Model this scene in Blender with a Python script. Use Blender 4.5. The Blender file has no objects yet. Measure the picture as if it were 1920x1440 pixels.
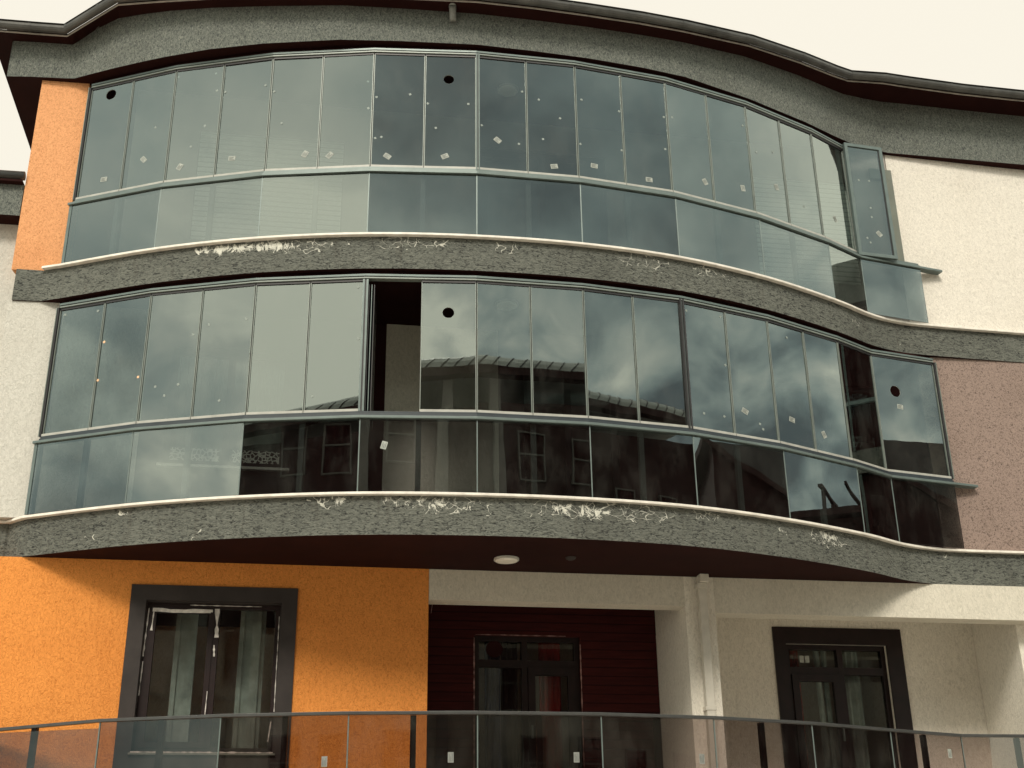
import bpy, math, random
from mathutils import Vector, Matrix
random.seed(7)
C = bpy.context.scene
COL = C.collection
R = math.radians

# ------------------------------------------------------------------ camera
# the camera stands at the origin, 1.6 m above the street (street z = -1.6)
PITCH, ROLL = 0.3994204, 0.0132629
cam = bpy.data.cameras.new("camera"); camo = bpy.data.objects.new("camera", cam); COL.objects.link(camo)
cam.sensor_width = 36.0; cam.lens = 2320.0 / 1920.0 * 36.0
cam.clip_start = 0.05; cam.clip_end = 2000
up = Vector((0, -math.sin(PITCH), math.cos(PITCH))); fw = Vector((0, math.cos(PITCH), math.sin(PITCH))); rt = Vector((1, 0, 0))
c_, s_ = math.cos(ROLL), math.sin(ROLL)
r2 = c_ * rt - s_ * up; u2 = s_ * rt + c_ * up
camo.matrix_world = Matrix(((r2.x, u2.x, -fw.x, 0), (r2.y, u2.y, -fw.y, 0), (r2.z, u2.z, -fw.z, 0), (0, 0, 0, 1)))
C.camera = camo

# ------------------------------------------------------------------ light and exposure
C.view_settings.view_transform = 'Standard'; C.view_settings.look = 'None'
C.view_settings.exposure = 0.95; C.view_settings.gamma = 1.0
SUN_EL, SUN_AZ = 45.0, -6.5          # behind the camera, to its left
sd = bpy.data.lights.new("sun", 'SUN'); sd.energy = 1.5; sd.angle = R(15); sd.color = (1.0, 0.93, 0.8)
so = bpy.data.objects.new("sun", sd); COL.objects.link(so)
el, az = R(SUN_EL), R(SUN_AZ)
sdir = Vector((math.sin(az) * math.cos(el), -math.cos(az) * math.cos(el), math.sin(el)))   # towards the sun
so.rotation_euler = sdir.to_track_quat('Z', 'Y').to_euler()

world = bpy.data.worlds.new("World"); C.world = world; world.use_nodes = True
nt = world.node_tree; N = nt.nodes; L = nt.links; N.clear()
def wn(t, **k):
    n = N.new(t)
    for a, b in k.items(): setattr(n, a, b)
    return n
def wmath(op, a, b=None, c=None, clamp=False):
    n = wn('ShaderNodeMath', operation=op, use_clamp=clamp)
    for i, v in enumerate((a, b, c)):
        if v is None: continue
        if isinstance(v, (int, float)): n.inputs[i].default_value = v
        else: L.new(v, n.inputs[i])
    return n.outputs[0]
tc = wn('ShaderNodeTexCoord'); DIRV = tc.outputs['Generated']
sky = wn('ShaderNodeTexSky', sky_type='NISHITA'); sky.sun_disc = False
sky.sun_elevation = el; sky.sun_rotation = math.atan2(sdir.x, sdir.y); sky.air_density = 1.5; sky.dust_density = 4.0
sep = wn('ShaderNodeSeparateXYZ'); L.new(DIRV, sep.inputs[0])
# cloud cover: streaky noise + broad bright and dark banks at known directions of the sky
mp = wn('ShaderNodeMapping'); mp.inputs['Scale'].default_value = (1.0, 1.0, 1.2); L.new(DIRV, mp.inputs[0])
n1 = wn('ShaderNodeTexNoise'); n1.inputs['Scale'].default_value = 12.0; n1.inputs['Detail'].default_value = 6; n1.inputs['Roughness'].default_value = 0.5; n1.inputs['Distortion'].default_value = 0.35
L.new(mp.outputs[0], n1.inputs['Vector'])
nlow = wn('ShaderNodeMapRange', interpolation_type='SMOOTHSTEP'); L.new(sep.outputs[2], nlow.inputs[0])
for i_, v_ in enumerate((0.36, 0.52, 3.4, 0.8)): nlow.inputs[i_ + 1].default_value = v_
side = wn('ShaderNodeMapRange', interpolation_type='SMOOTHSTEP'); L.new(sep.outputs[0], side.inputs[0])
for i_, v_ in enumerate((-0.3, 0.05, 0.5, 1.0)): side.inputs[i_ + 1].default_value = v_
acc = wmath('MULTIPLY_ADD', wmath('SUBTRACT', n1.outputs[0], 0.5), wmath('MULTIPLY', nlow.outputs[0], side.outputs[0]), 0.63)
# (azimuth from straight behind the camera, elevation, tightness, strength)
for a, e, k, s in [(-54, 19, 45, -0.34), (-54, 26, 45, 0.06), (-54, 33, 45, 0.01), (-36, 19, 45, -0.32), (-36, 26, 45, 0.57), (-36, 33, 45, -0.23), (-17, 19, 45, 0.8), (-17, 26, 45, 0.19), (-17, 33, 45, -0.02), (3, 19, 45, 0.59), (3, 26, 45, 0.44), (3, 33, 45, -0.84), (21, 19, 45, 0.63), (21, 26, 45, -0.45), (21, 33, 45, -0.2), (40, 19, 45, 0.54), (40, 26, 45, -0.87), (40, 33, 45, 0.16), (61, 19, 45, -0.07), (61, 26, 45, -0.05), (61, 33, 45, 0.01), (80, 19, 45, -0.5), (80, 26, 45, -0.01), (80, 33, 45, -0.09), (95, 19, 45, -0.01), (95, 26, 45, 0.58), (95, 33, 45, 0.79)]:
    ra, re = R(a), R(e)
    dd = wn('ShaderNodeVectorMath', operation='DOT_PRODUCT'); L.new(DIRV, dd.inputs[0])
    dd.inputs[1].default_value = (math.sin(ra) * math.cos(re), -math.cos(ra) * math.cos(re), math.sin(re))
    g = wmath('EXPONENT', wmath('MULTIPLY', wmath('SUBTRACT', dd.outputs['Value'], 1.0), k))
    acc = wmath('MULTIPLY_ADD', g, s, acc)
ramp = wn('ShaderNodeValToRGB'); L.new(acc, ramp.inputs[0])
cr = ramp.color_ramp; cr.elements[0].position = 0.0; cr.elements[0].color = (0.17, 0.195, 0.195, 1)
cr.elements[1].position = 1.0; cr.elements[1].color = (1.12, 1.08, 0.88, 1)
for p, col in ((0.3, (0.33, 0.38, 0.36, 1)), (0.55, (0.53, 0.58, 0.52, 1)), (0.8, (0.80, 0.80, 0.68, 1))):
    e_ = cr.elements.new(p); e_.color = col
# the cover is an even bright cream in front, and brightens towards the zenith
fr = wn('ShaderNodeMapRange', interpolation_type='SMOOTHSTEP'); L.new(sep.outputs[1], fr.inputs[0]); fr.inputs[1].default_value = -0.05; fr.inputs[2].default_value = 0.35
mx = wn('ShaderNodeMix', data_type='RGBA'); L.new(fr.outputs[0], mx.inputs[0]); L.new(ramp.outputs[0], mx.inputs[6]); mx.inputs[7].default_value = (0.515, 0.485, 0.415, 1)
ze = wn('ShaderNodeMapRange', interpolation_type='SMOOTHSTEP'); L.new(sep.outputs[2], ze.inputs[0]); ze.inputs[1].default_value = 0.68; ze.inputs[2].default_value = 0.95
mz = wn('ShaderNodeMix', data_type='RGBA'); L.new(ze.outputs[0], mz.inputs[0]); L.new(mx.outputs[2], mz.inputs[6]); mz.inputs[7].default_value = (1.75, 1.65, 1.4, 1)
bg1 = wn('ShaderNodeBackground'); L.new(sky.outputs[0], bg1.inputs[0]); bg1.inputs[1].default_value = 0.05
bg2 = wn('ShaderNodeBackground'); L.new(mz.outputs[2], bg2.inputs[0]); bg2.inputs[1].default_value = 1.0
ms = wn('ShaderNodeMixShader'); ms.inputs[0].default_value = 0.96; L.new(bg1.outputs[0], ms.inputs[1]); L.new(bg2.outputs[0], ms.inputs[2])
wo = wn('ShaderNodeOutputWorld'); L.new(ms.outputs[0], wo.inputs[0])
world.cycles.sampling_method = 'MANUAL'; world.cycles.sample_map_resolution = 512
C.cycles.max_bounces = 8; C.cycles.transparent_max_bounces = 16; C.cycles.glossy_bounces = 4; C.cycles.diffuse_bounces = 3

# ------------------------------------------------------------------ materials
def new_mat(name):
    m = bpy.data.materials.new(name); m.use_nodes = True; m.node_tree.nodes.clear(); return m
class NT:
    def __init__(s, m): s.t = m.node_tree
    def n(s, ty, **k):
        x = s.t.nodes.new(ty)
        for a, b in k.items(): setattr(x, a, b)
        return x
    def l(s, a, b): s.t.links.new(a, b)
    def pos(s, scale=(1, 1, 1)):
        g = s.n('ShaderNodeNewGeometry'); m = s.n('ShaderNodeMapping'); m.inputs['Scale'].default_value = scale
        s.l(g.outputs['Position'], m.inputs[0]); return m.outputs[0]
    def noise(s, vec, scale, detail=3, rough=0.55, dist=0.0):
        x = s.n('ShaderNodeTexNoise'); x.inputs['Scale'].default_value = scale; x.inputs['Detail'].default_value = detail
        x.inputs['Roughness'].default_value = rough; x.inputs['Distortion'].default_value = dist; s.l(vec, x.inputs['Vector']); return x.outputs[0]
    def ramp(s, v, stops):
        r = s.n('ShaderNodeValToRGB'); s.l(v, r.inputs[0]); c = r.color_ramp
        while len(c.elements) < len(stops): c.elements.new(0.5)
        for e, (p, col) in zip(c.elements, stops): e.position = p; e.color = col if len(col) == 4 else (*col, 1)
        return r.outputs[0]
    def mix(s, f, a, b, mode='MIX'):
        m = s.n('ShaderNodeMix', data_type='RGBA', blend_type=mode)
        for i, v in ((0, f), (6, a), (7, b)):
            if isinstance(v, (int, float)): m.inputs[i].default_value = v
            elif isinstance(v, tuple): m.inputs[i].default_value = (*v, 1) if len(v) == 3 else v
            else: s.l(v, m.inputs[i])
        return m.outputs[2]
    def math(s, op, a, b=None, clamp=False):
        m = s.n('ShaderNodeMath', operation=op, use_clamp=clamp)
        for i, v in enumerate((a, b)):
            if v is None: continue
            if isinstance(v, (int, float)): m.inputs[i].default_value = v
            else: s.l(v, m.inputs[i])
        return m.outputs[0]
    def mr(s, v, a, b, c=0.0, d=1.0):
        m = s.n('ShaderNodeMapRange', interpolation_type='SMOOTHSTEP'); s.l(v, m.inputs[0])
        for i, x in enumerate((a, b, c, d)): m.inputs[i + 1].default_value = x
        return m.outputs[0]
    def out(s, col, rough=0.8, bump=None, dist=0.01, strength=1.0, metal=0.0, spec=0.5):
        p = s.n('ShaderNodeBsdfPrincipled')
        if isinstance(col, tuple): p.inputs['Base Color'].default_value = (*col, 1)
        else: s.l(col, p.inputs['Base Color'])
        p.inputs['Roughness'].default_value = rough; p.inputs['Metallic'].default_value = metal; p.inputs['Specular IOR Level'].default_value = spec
        if bump is not None:
            b = s.n('ShaderNodeBump'); b.inputs['Distance'].default_value = dist; b.inputs['Strength'].default_value = strength
            s.l(bump, b.inputs['Height']); s.l(b.outputs[0], p.inputs['Normal'])
        o = s.n('ShaderNodeOutputMaterial'); s.l(p.outputs[0], o.inputs[0]); return p

def stucco(name, base, pit, grain=(1, 1, 1), scale=38, cover=(0.36, 0.52), large=0.12, dist=0.012, dirt=(0.5, 0.47, 0.43), light=None):
    m = new_mat(name); t = NT(m); v = t.pos(grain)
    a = t.noise(v, scale, 3, 0.6, 1.2)
    col = t.ramp(a, [(cover[0], pit), (cover[1], base), (0.75, light or tuple(min(1, x * 1.15) for x in base))])
    b = t.noise(t.pos((1, 1, 1)), 0.9, 4, 0.6)
    col = t.mix(t.mr(b, 0.45, 0.75, 0, large * 3), col, t.mix(1.0, col, dirt, 'MULTIPLY'))
    c = t.noise(t.pos((2.5, 2.5, 0.35)), 3.0, 3, 0.6)      # faint rain streaks
    col = t.mix(t.mr(c, 0.5, 0.8, 0, large * 1.8), col, t.mix(1.0, col, dirt, 'MULTIPLY'))
    t.out(col, 0.9, a, dist, spec=0.25); return m

def slab_stucco(name, ztop, zones):
    """grey scratched stucco with white flaking along the upper edge of the slab"""
    m = new_mat(name); t = NT(m)
    a = t.noise(t.pos((1, 1, 2.8)), 19, 3, 0.62, 1.3)
    col = t.ramp(a, [(0.36, (0.03, 0.031, 0.030)), (0.47, (0.125, 0.130, 0.115)), (0.7, (0.19, 0.195, 0.168))])
    b = t.noise(t.pos(), 1.1, 4, 0.6)
    col = t.mix(t.mr(b, 0.42, 0.7, 0, 0.5), col, t.mix(1.0, col, (0.62, 0.62, 0.62), 'MULTIPLY'))
    st = t.noise(t.pos((6, 6, 0.5)), 2.2, 3, 0.6)
    col = t.mix(t.mr(st, 0.55, 0.75, 0, 0.35), col, (0.07, 0.062, 0.052))
    g = t.n('ShaderNodeNewGeometry'); sp = t.n('ShaderNodeSeparateXYZ'); t.l(g.outputs['Position'], sp.inputs[0])
    tot = None
    for x0, w, zc, zw, s in zones:
        dx = t.math('DIVIDE', t.math('SUBTRACT', sp.outputs[0], x0), w); dz = t.math('DIVIDE', t.math('SUBTRACT', sp.outputs[2], ztop - zc), zw)
        e = t.math('EXPONENT', t.math('MULTIPLY', t.math('ADD', t.math('MULTIPLY', dx, dx), t.math('MULTIPLY', dz, dz)), -1.0))
        e = t.math('MULTIPLY', e, s); tot = e if tot is None else t.math('ADD', tot, e)
    pn = t.noise(t.pos((1, 1, 0.75)), 9, 9, 0.80, 0.7)
    fl = t.math('GREATER_THAN', t.math('ADD', pn, t.math('MULTIPLY', tot, 1.05)), 0.785)
    cv = t.n('ShaderNodeTexVoronoi', feature='DISTANCE_TO_EDGE'); cv.inputs['Scale'].default_value = 8.0
    wv = t.n('ShaderNodeVectorMath', operation='ADD'); nn = t.n('ShaderNodeTexNoise'); nn.inputs['Scale'].default_value = 5; t.l(t.pos(), nn.inputs['Vector'])
    sc = t.n('ShaderNodeVectorMath', operation='SCALE'); t.l(nn.outputs['Color'], sc.inputs[0]); sc.inputs['Scale'].default_value = 0.25
    t.l(t.pos((0.8, 0.8, 1.2)), wv.inputs[0]); t.l(sc.outputs[0], wv.inputs[1]); t.l(wv.outputs[0], cv.inputs['Vector'])
    brk = t.noise(t.pos(), 2.6, 3, 0.6)
    ck = t.math('MULTIPLY', t.math('LESS_THAN', cv.outputs[0], t.math('MULTIPLY', t.math('ADD', t.noise(t.pos(), 9, 3), -0.3), 0.10)), t.math('GREATER_THAN', t.math('ADD', brk, t.math('MULTIPLY', tot, 1.15)), 0.70))
    mask = t.math('MAXIMUM', fl, t.math('MULTIPLY', ck, 0.75))
    col = t.mix(mask, col, t.mix(t.noise(t.pos(), 30, 2), (0.5, 0.5, 0.44), (0.85, 0.83, 0.74)))
    t.out(col, 0.92, t.math('SUBTRACT', a, t.math('MULTIPLY', mask, 0.3)), 0.016, spec=0.2); return m

def plain(name, col, rough=0.5, metal=0.0, var=0.12, scale=6, bump=0.0, spec=0.5):
    m = new_mat(name); t = NT(m); a = t.noise(t.pos(), scale, 4, 0.6)
    d = tuple(x * (1 - var * 2.2) for x in col); l = tuple(min(1, x * (1 + var)) for x in col)
    t.out(t.ramp(a, [(0.3, d), (0.7, l)]), rough, a if bump else None, bump or 0.01, metal=metal, spec=spec); return m

def glass(name, refl, tint, rcol=(0.875, 0.98, 0.955), wav=0.0012, wscale=1.3, edge=0.25):
    """coated tinted glass: the outer face of each pane mirrors and tints, the exit face passes light on"""
    m = new_mat(name); t = NT(m)
    tr = t.n('ShaderNodeBsdfTransparent'); tr.inputs[0].default_value = (*tint, 1)
    clear = t.n('ShaderNodeBsdfTransparent')
    gl = t.n('ShaderNodeBsdfAnisotropic') if False else t.n('ShaderNodeBsdfGlossy'); gl.inputs['Roughness'].default_value = 0.0
    gl.inputs['Color'].default_value = (*rcol, 1)
    h = t.noise(t.pos((1, 1, 0.6)), wscale, 2, 0.4); b = t.n('ShaderNodeBump'); b.inputs['Distance'].default_value = wav; b.inputs['Strength'].default_value = 1
    t.l(h, b.inputs['Height']); t.l(b.outputs[0], gl.inputs['Normal'])
    lw = t.n('ShaderNodeLayerWeight'); lw.inputs['Blend'].default_value = 0.35
    f = t.math('ADD', t.math('MULTIPLY', lw.outputs['Facing'], edge), refl, True)
    mix = t.n('ShaderNodeMixShader'); t.l(f, mix.inputs[0]); t.l(tr.outputs[0], mix.inputs[1]); t.l(gl.outputs[0], mix.inputs[2])
    # thin film of dust
    df = t.n('ShaderNodeBsdfDiffuse'); df.inputs[0].default_value = (0.5, 0.5, 0.45, 1)
    du = t.math('MULTIPLY', t.mr(t.noise(t.pos((1.5, 1.5, 0.8)), 2.2, 4, 0.65), 0.4, 0.8), 0.032)
    mixd = t.n('ShaderNodeMixShader'); t.l(du, mixd.inputs[0]); t.l(mix.outputs[0], mixd.inputs[1]); t.l(df.outputs[0], mixd.inputs[2])
    g = t.n('ShaderNodeNewGeometry'); m2 = t.n('ShaderNodeMixShader'); t.l(g.outputs['Backfacing'], m2.inputs[0])
    t.l(mixd.outputs[0], m2.inputs[1]); t.l(clear.outputs[0], m2.inputs[2])
    o = t.n('ShaderNodeOutputMaterial'); t.l(m2.outputs[0], o.inputs[0]); return m

M = {}
M['fascia'] = stucco('fascia_stucco', (0.155, 0.165, 0.148), (0.05, 0.056, 0.055), (1, 1, 0.55), 62, (0.34, 0.54), 0.10, 0.012, light=(0.25, 0.26, 0.22))
M['slab2'] = slab_stucco('slab_stucco_upper', 6.87, [(-3.3, 0.75, 0.05, 0.10, 0.20), (-2.6, 0.9, 0.10, 0.10, 0.18), (-1.0, 1.2, 0.05, 0.08, 0.17), (1.2, 1.4, 0.12, 0.09, 0.15), (2.3, 0.5, 0.05, 0.09, 0.14), (4.35, 0.12, 0.15, 0.07, 0.22)])
M['slab1'] = slab_stucco('slab_stucco_lower', 3.86, [(-4.05, 0.18, 0.06, 0.06, 0.24), (-1.6, 0.9, 0.02, 0.06, 0.15), (-0.9, 0.5, 0.10, 0.12, 0.19), (-1.9, 0.2, 0.08, 0.12, 0.20), (0.6, 1.1, 0.10, 0.13, 0.225), (0.75, 0.3, 0.13, 0.12, 0.05), (2.2, 1.0, 0.04, 0.07, 0.17), (3.5, 0.22, 0.12, 0.15, 0.26), (2.95, 0.1, 0.12, 0.05, 0.22), (4.0, 0.3, 0.10, 0.10, 0.12)])
M['orange_light'] = stucco('orange_stucco_column', (0.70, 0.335, 0.155), (0.49, 0.22, 0.09), (1, 1, 0.8), 52, (0.32, 0.50), 0.11, 0.008, (0.78, 0.68, 0.6))
M['orange'] = stucco('orange_stucco_ground', (0.73, 0.275, 0.062), (0.53, 0.175, 0.032), (1, 1, 0.7), 50, (0.30, 0.50), 0.12, 0.012, (0.78, 0.68, 0.6))
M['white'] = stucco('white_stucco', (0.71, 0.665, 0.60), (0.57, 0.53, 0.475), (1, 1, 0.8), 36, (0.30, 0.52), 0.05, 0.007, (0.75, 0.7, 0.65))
M['white_shaded'] = stucco('white_stucco_shaded', (0.55, 0.53, 0.485), (0.44, 0.425, 0.385), (1, 1, 0.7), 38, (0.30, 0.52), 0.06, 0.008, (0.75, 0.7, 0.65))  # greyer copy of the white stucco, the left wall's shade put in its colour
M['inner_render'] = plain('dim_balcony_render', (0.34, 0.31, 0.28), 0.9, 0, 0.1, 2)  # darker base stands in for the dimness inside the balcony
M['beam'] = stucco('shaded_offwhite_stucco', (0.60, 0.56, 0.48), (0.50, 0.47, 0.40), (1, 1, 0.5), 40, (0.3, 0.5), 0.05, 0.008)  # less white than the off-white stucco, shade on the beam put in the colour
M['mauve'] = stucco('mauve_stucco', (0.285, 0.212, 0.182), (0.11, 0.078, 0.068), (1, 1, 1), 52, (0.36, 0.48), 0.08, 0.008)
M['offwhite'] = stucco('offwhite_stucco', (0.76, 0.715, 0.63), (0.62, 0.58, 0.50), (1, 1, 0.5), 40, (0.3, 0.5), 0.05, 0.008)
M['trimstone'] = plain('marble_coping', (0.78, 0.73, 0.66), 0.45, var=0.10, scale=9)
M['soffit'] = plain('shade_dark_soffit', (0.022, 0.006, 0.005), 0.85, var=0.1, scale=3, spec=0.1)  # near-black maroon base stands in for deep shade under slabs and eaves
M['alu'] = plain('grey_aluminium', (0.135, 0.170, 0.163), 0.38, 0.25, 0.07, 7)
M['alu_lip'] = plain('pale_aluminium_edge', (0.20, 0.225, 0.205), 0.4, 0.15, 0.07, 7)
M['alu_rail'] = plain('slim_dark_rail', (0.055, 0.056, 0.055), 0.42, 0.15, 0.1, 7)
M['alu_dark'] = plain('dark_aluminium', (0.030, 0.028, 0.030), 0.45, 0.1, 0.1, 7)
M['alu_blue'] = plain('blue_grey_aluminium', (0.030, 0.039, 0.046), 0.4, 0.1, 0.1, 7)
M['alu_white'] = plain('pale_sash_strip', (0.40, 0.395, 0.36), 0.4, 0.0, 0.08, 9)
M['gutter'] = plain('gutter_metal', (0.085, 0.083, 0.078), 0.38, 0.2, 0.2, 4)
M['gutter_line'] = plain('eave_edge_strip', (0.42, 0.38, 0.34), 0.5, 0, 0.15, 8)
M['brown'] = plain('dark_brown_surround', (0.036, 0.029, 0.027), 0.7, 0, 0.12, 5, spec=0.3)
M['frame'] = plain('near_black_window_frame', (0.014, 0.006, 0.006), 0.45, 0, 0.2, 6, spec=0.3)
M['greytrim'] = plain('grey_window_surround', (0.165, 0.178, 0.15), 0.75, 0, 0.08, 4)
M['pvc'] = plain('white_downpipe', (0.58, 0.545, 0.475), 0.45, 0, 0.06, 8)
M['pvcgrey'] = plain('grey_outlet_pipe', (0.22, 0.225, 0.21), 0.5, 0, 0.1, 12)
M['lamp'] = plain('opal_lamp_cover', (0.80, 0.78, 0.70), 0.35, 0, 0.02, 8)
M['film'] = plain('torn_protective_film', (0.62, 0.58, 0.54), 0.5, 0, 0.2, 12)
M['foam'] = plain('pink_mounting_foam', (0.35, 0.20, 0.18), 0.8, 0, 0.25, 20)
M['sticker'] = plain('sticker_paper', (0.36, 0.38, 0.345), 0.6, 0, 0.1, 40)
M['sticker_faint'] = plain('sticker_dot', (0.24, 0.275, 0.255), 0.6, 0, 0.05, 40)
M['cork'] = plain('cork_spacer', (0.85, 0.52, 0.30), 0.7, 0, 0.1, 60)
M['ink'] = plain('sticker_print', (0.12, 0.135, 0.13), 0.6, 0, 0.1, 20)
M['red'] = plain('red_cloth', (0.30, 0.008, 0.006), 0.8, 0, 0.25, 2.5)
M['blue'] = plain('blue_cloth', (0.05, 0.06, 0.14), 0.8, 0, 0.25, 2.5)
M['curtain_and_reflection'] = plain('pale_curtain_and_reflection', (0.42, 0.52, 0.49), 0.8, 0, 0.30, 2.6)
M['asphalt'] = plain('pale_concrete_street', (0.40, 0.375, 0.33), 0.9, 0, 0.25, 30, 0.004)
M['paving'] = plain('paving', (0.45, 0.42, 0.37), 0.85, 0, 0.2, 10, 0.003)
M['floor_tile'] = plain('terrace_tile', (0.68, 0.64, 0.57), 0.6, 0, 0.1, 6)
M['opp_wall'] = plain('brown_render', (0.034, 0.012, 0.011), 0.9, 0, 0.12, 2)
M['opp_lower'] = plain('pale_lower_render', (0.38, 0.34, 0.29), 0.85, 0, 0.1, 2)
M['opp_pilaster'] = plain('grey_pilaster_render', (0.21, 0.20, 0.185), 0.85, 0, 0.1, 2)
M['opp_roof'] = plain('grey_standing_seam', (0.36, 0.38, 0.355), 0.55, 0.1, 0.15, 1.2)
M['seam'] = plain('dark_seam', (0.03, 0.026, 0.025), 0.6, 0, 0.1, 3)
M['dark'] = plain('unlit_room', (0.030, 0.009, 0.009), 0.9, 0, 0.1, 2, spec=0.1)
M['opp_trim'] = plain('light_window_trim', (0.12, 0.112, 0.10), 0.6, 0, 0.1, 5)
M['glass'] = glass('sash_glass', 0.175, (0.33, 0.36, 0.35), edge=0.14)
M['glass_rail'] = glass('railing_glass', 0.17, (0.27, 0.285, 0.285), wav=0.0025, wscale=1.1, edge=0.14)
M['glass_terrace'] = glass('terrace_glass', 0.05, (0.40, 0.345, 0.33), wav=0.0015, edge=0.10)
M['glass_window'] = glass('window_glass', 0.06, (0.62, 0.62, 0.60), wav=0.002, wscale=1.5, edge=0.1)
# horizontal dark cladding
m = new_mat('dark_cladding'); t = NT(m)
g = t.n('ShaderNodeNewGeometry'); sp = t.n('ShaderNodeSeparateXYZ'); t.l(g.outputs['Position'], sp.inputs[0])
fz = t.math('FRACT', t.math('MULTIPLY', sp.outputs[2], 1 / 0.105)); gr = t.math('LESS_THAN', fz, 0.12)
cc = t.ramp(t.noise(t.pos((1, 1, 8)), 3, 3), [(0.3, (0.034, 0.006, 0.006)), (0.7, (0.058, 0.009, 0.008))])
t.out(t.mix(gr, cc, (0.022, 0.004, 0.004)), 0.7, t.math('SUBTRACT', 1.0, gr), 0.004, spec=0.15); M['cladding'] = m
# roller shutter, horizontal slats
m = new_mat('roller_shutter'); t = NT(m)
g = t.n('ShaderNodeNewGeometry'); sp = t.n('ShaderNodeSeparateXYZ'); t.l(g.outputs['Position'], sp.inputs[0])
fz = t.math('FRACT', t.math('MULTIPLY', sp.outputs[2], 1 / 0.07))
t.out(t.mix(t.mr(fz, 0.0, 0.35), (0.16, 0.17, 0.16), (0.62, 0.64, 0.58)), 0.6, fz, 0.01); M['shutter'] = m
# lace ornament: pale with dark holes
m = new_mat('lace'); t = NT(m); v = t.n('ShaderNodeTexVoronoi', feature='DISTANCE_TO_EDGE'); v.inputs['Scale'].default_value = 22; t.l(t.pos(), v.inputs['Vector'])
t.out(t.mix(t.math('GREATER_THAN', v.outputs[0], 0.13), (0.75, 0.74, 0.66), (0.05, 0.03, 0.03)), 0.8); M['lace'] = m

# ------------------------------------------------------------------ mesh helpers
class MB:
    def __init__(s): s.v = []; s.f = []; s.mi = []; s.mats = []
    def mat(s, m):
        if m not in s.mats: s.mats.append(m)
        return s.mats.index(m)
    def poly(s, pts, m):
        b = len(s.v); s.v += [tuple(p) for p in pts]; s.f.append(tuple(range(b, b + len(pts)))); s.mi.append(s.mat(m))
    def prism(s, plan, z0, z1, m, top=True, bottom=True, mb=None):
        """plan = list of (x, y) counter-clockwise; z0 / z1 numbers or lists"""
        n = len(plan); b = len(s.v)
        Z0 = z0 if isinstance(z0, (list, tuple)) else [z0] * n; Z1 = z1 if isinstance(z1, (list, tuple)) else [z1] * n
        s.v += [(x, y, z) for (x, y), z in zip(plan, Z0)] + [(x, y, z) for (x, y), z in zip(plan, Z1)]
        k = s.mat(m)
        for i in range(n):
            j = (i + 1) % n; s.f.append((b + i, b + j, b + n + j, b + n + i)); s.mi.append(k)
        if bottom: s.f.append(tuple(b + i for i in reversed(range(n)))); s.mi.append(s.mat(mb or m))
        if top: s.f.append(tuple(b + n + i for i in range(n))); s.mi.append(k)
    def bar(s, A, B, o0, o1, z0, z1, m):
        """box along the plan line A-B between inward offsets o0..o1"""
        a, b_ = Vector(A), Vector(B); d = (b_ - a).normalized(); n = Vector((-d.y, d.x))
        s.prism([a + n * o0, b_ + n * o0, b_ + n * o1, a + n * o1], z0, z1, m)
    def sweep(s, line, o0, o1, z0, z1, m):
        """one continuous profile along a plan polyline, mitred"""
        a, b_ = offset(line, o0), offset(line, o1)
        n = len(line); Z0 = z0 if isinstance(z0, list) else [z0] * n; Z1 = z1 if isinstance(z1, list) else [z1] * n
        bb = len(s.v); k = s.mat(m)
        for i in range(n): s.v += [(a[i].x, a[i].y, Z0[i]), (a[i].x, a[i].y, Z1[i]), (b_[i].x, b_[i].y, Z1[i]), (b_[i].x, b_[i].y, Z0[i])]
        for i in range(n - 1):
            p, q = bb + 4 * i, bb + 4 * (i + 1)
            for e in range(4):
                f = (e + 1) % 4; s.f.append((p + e, p + f, q + f, q + e)); s.mi.append(k)
        s.f.append((bb + 3, bb + 2, bb + 1, bb)); s.mi.append(k)
        e = bb + 4 * (n - 1); s.f.append((e, e + 1, e + 2, e + 3)); s.mi.append(k)
    def tube(s, pts, r, m, seg=12, caps=True):
        b = len(s.v); k = s.mat(m); n = len(pts); P3 = [Vector(p) for p in pts]
        rr = r if isinstance(r, list) else [r] * n
        for i, p in enumerate(P3):
            d = (P3[min(i + 1, n - 1)] - P3[max(i - 1, 0)]).normalized()
            a = d.cross(Vector((0, 0, 1)))
            if a.length < 1e-3: a = Vector((1, 0, 0))
            a.normalize(); c = d.cross(a).normalized()
            for j in range(seg):
                t_ = 2 * math.pi * j / seg; s.v.append(tuple(p + a * math.cos(t_) * rr[i] + c * math.sin(t_) * rr[i]))
        for i in range(n - 1):
            for j in range(seg):
                j2 = (j + 1) % seg; s.f.append((b + i * seg + j, b + i * seg + j2, b + (i + 1) * seg + j2, b + (i + 1) * seg + j)); s.mi.append(k)
        if caps:
            s.f.append(tuple(b + j for j in reversed(range(seg)))); s.mi.append(k)
            s.f.append(tuple(b + (n - 1) * seg + j for j in range(seg))); s.mi.append(k)
    def build(s, name, parent=None, smooth=False, bevel=0.0):
        me = bpy.data.meshes.new(name); off = Vector(parent_loc(parent)) if parent else Vector((0, 0, 0))
        me.from_pydata([tuple(Vector(v) - off) for v in s.v], [], s.f); me.update()
        for m_ in s.mats: me.materials.append(m_)
        for p, k in zip(me.polygons, s.mi): p.material_index = k; p.use_smooth = smooth
        o = bpy.data.objects.new(name, me); COL.objects.link(o)
        if parent: o.parent = parent
        if bevel:
            bv = o.modifiers.new('bevel', 'BEVEL'); bv.width = bevel; bv.segments = 2; bv.limit_method = 'ANGLE'; bv.angle_limit = R(40)
        return o
def parent_loc(p):
    v = Vector((0, 0, 0))
    while p is not None: v += Vector(p.location); p = p.parent
    return v
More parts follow.
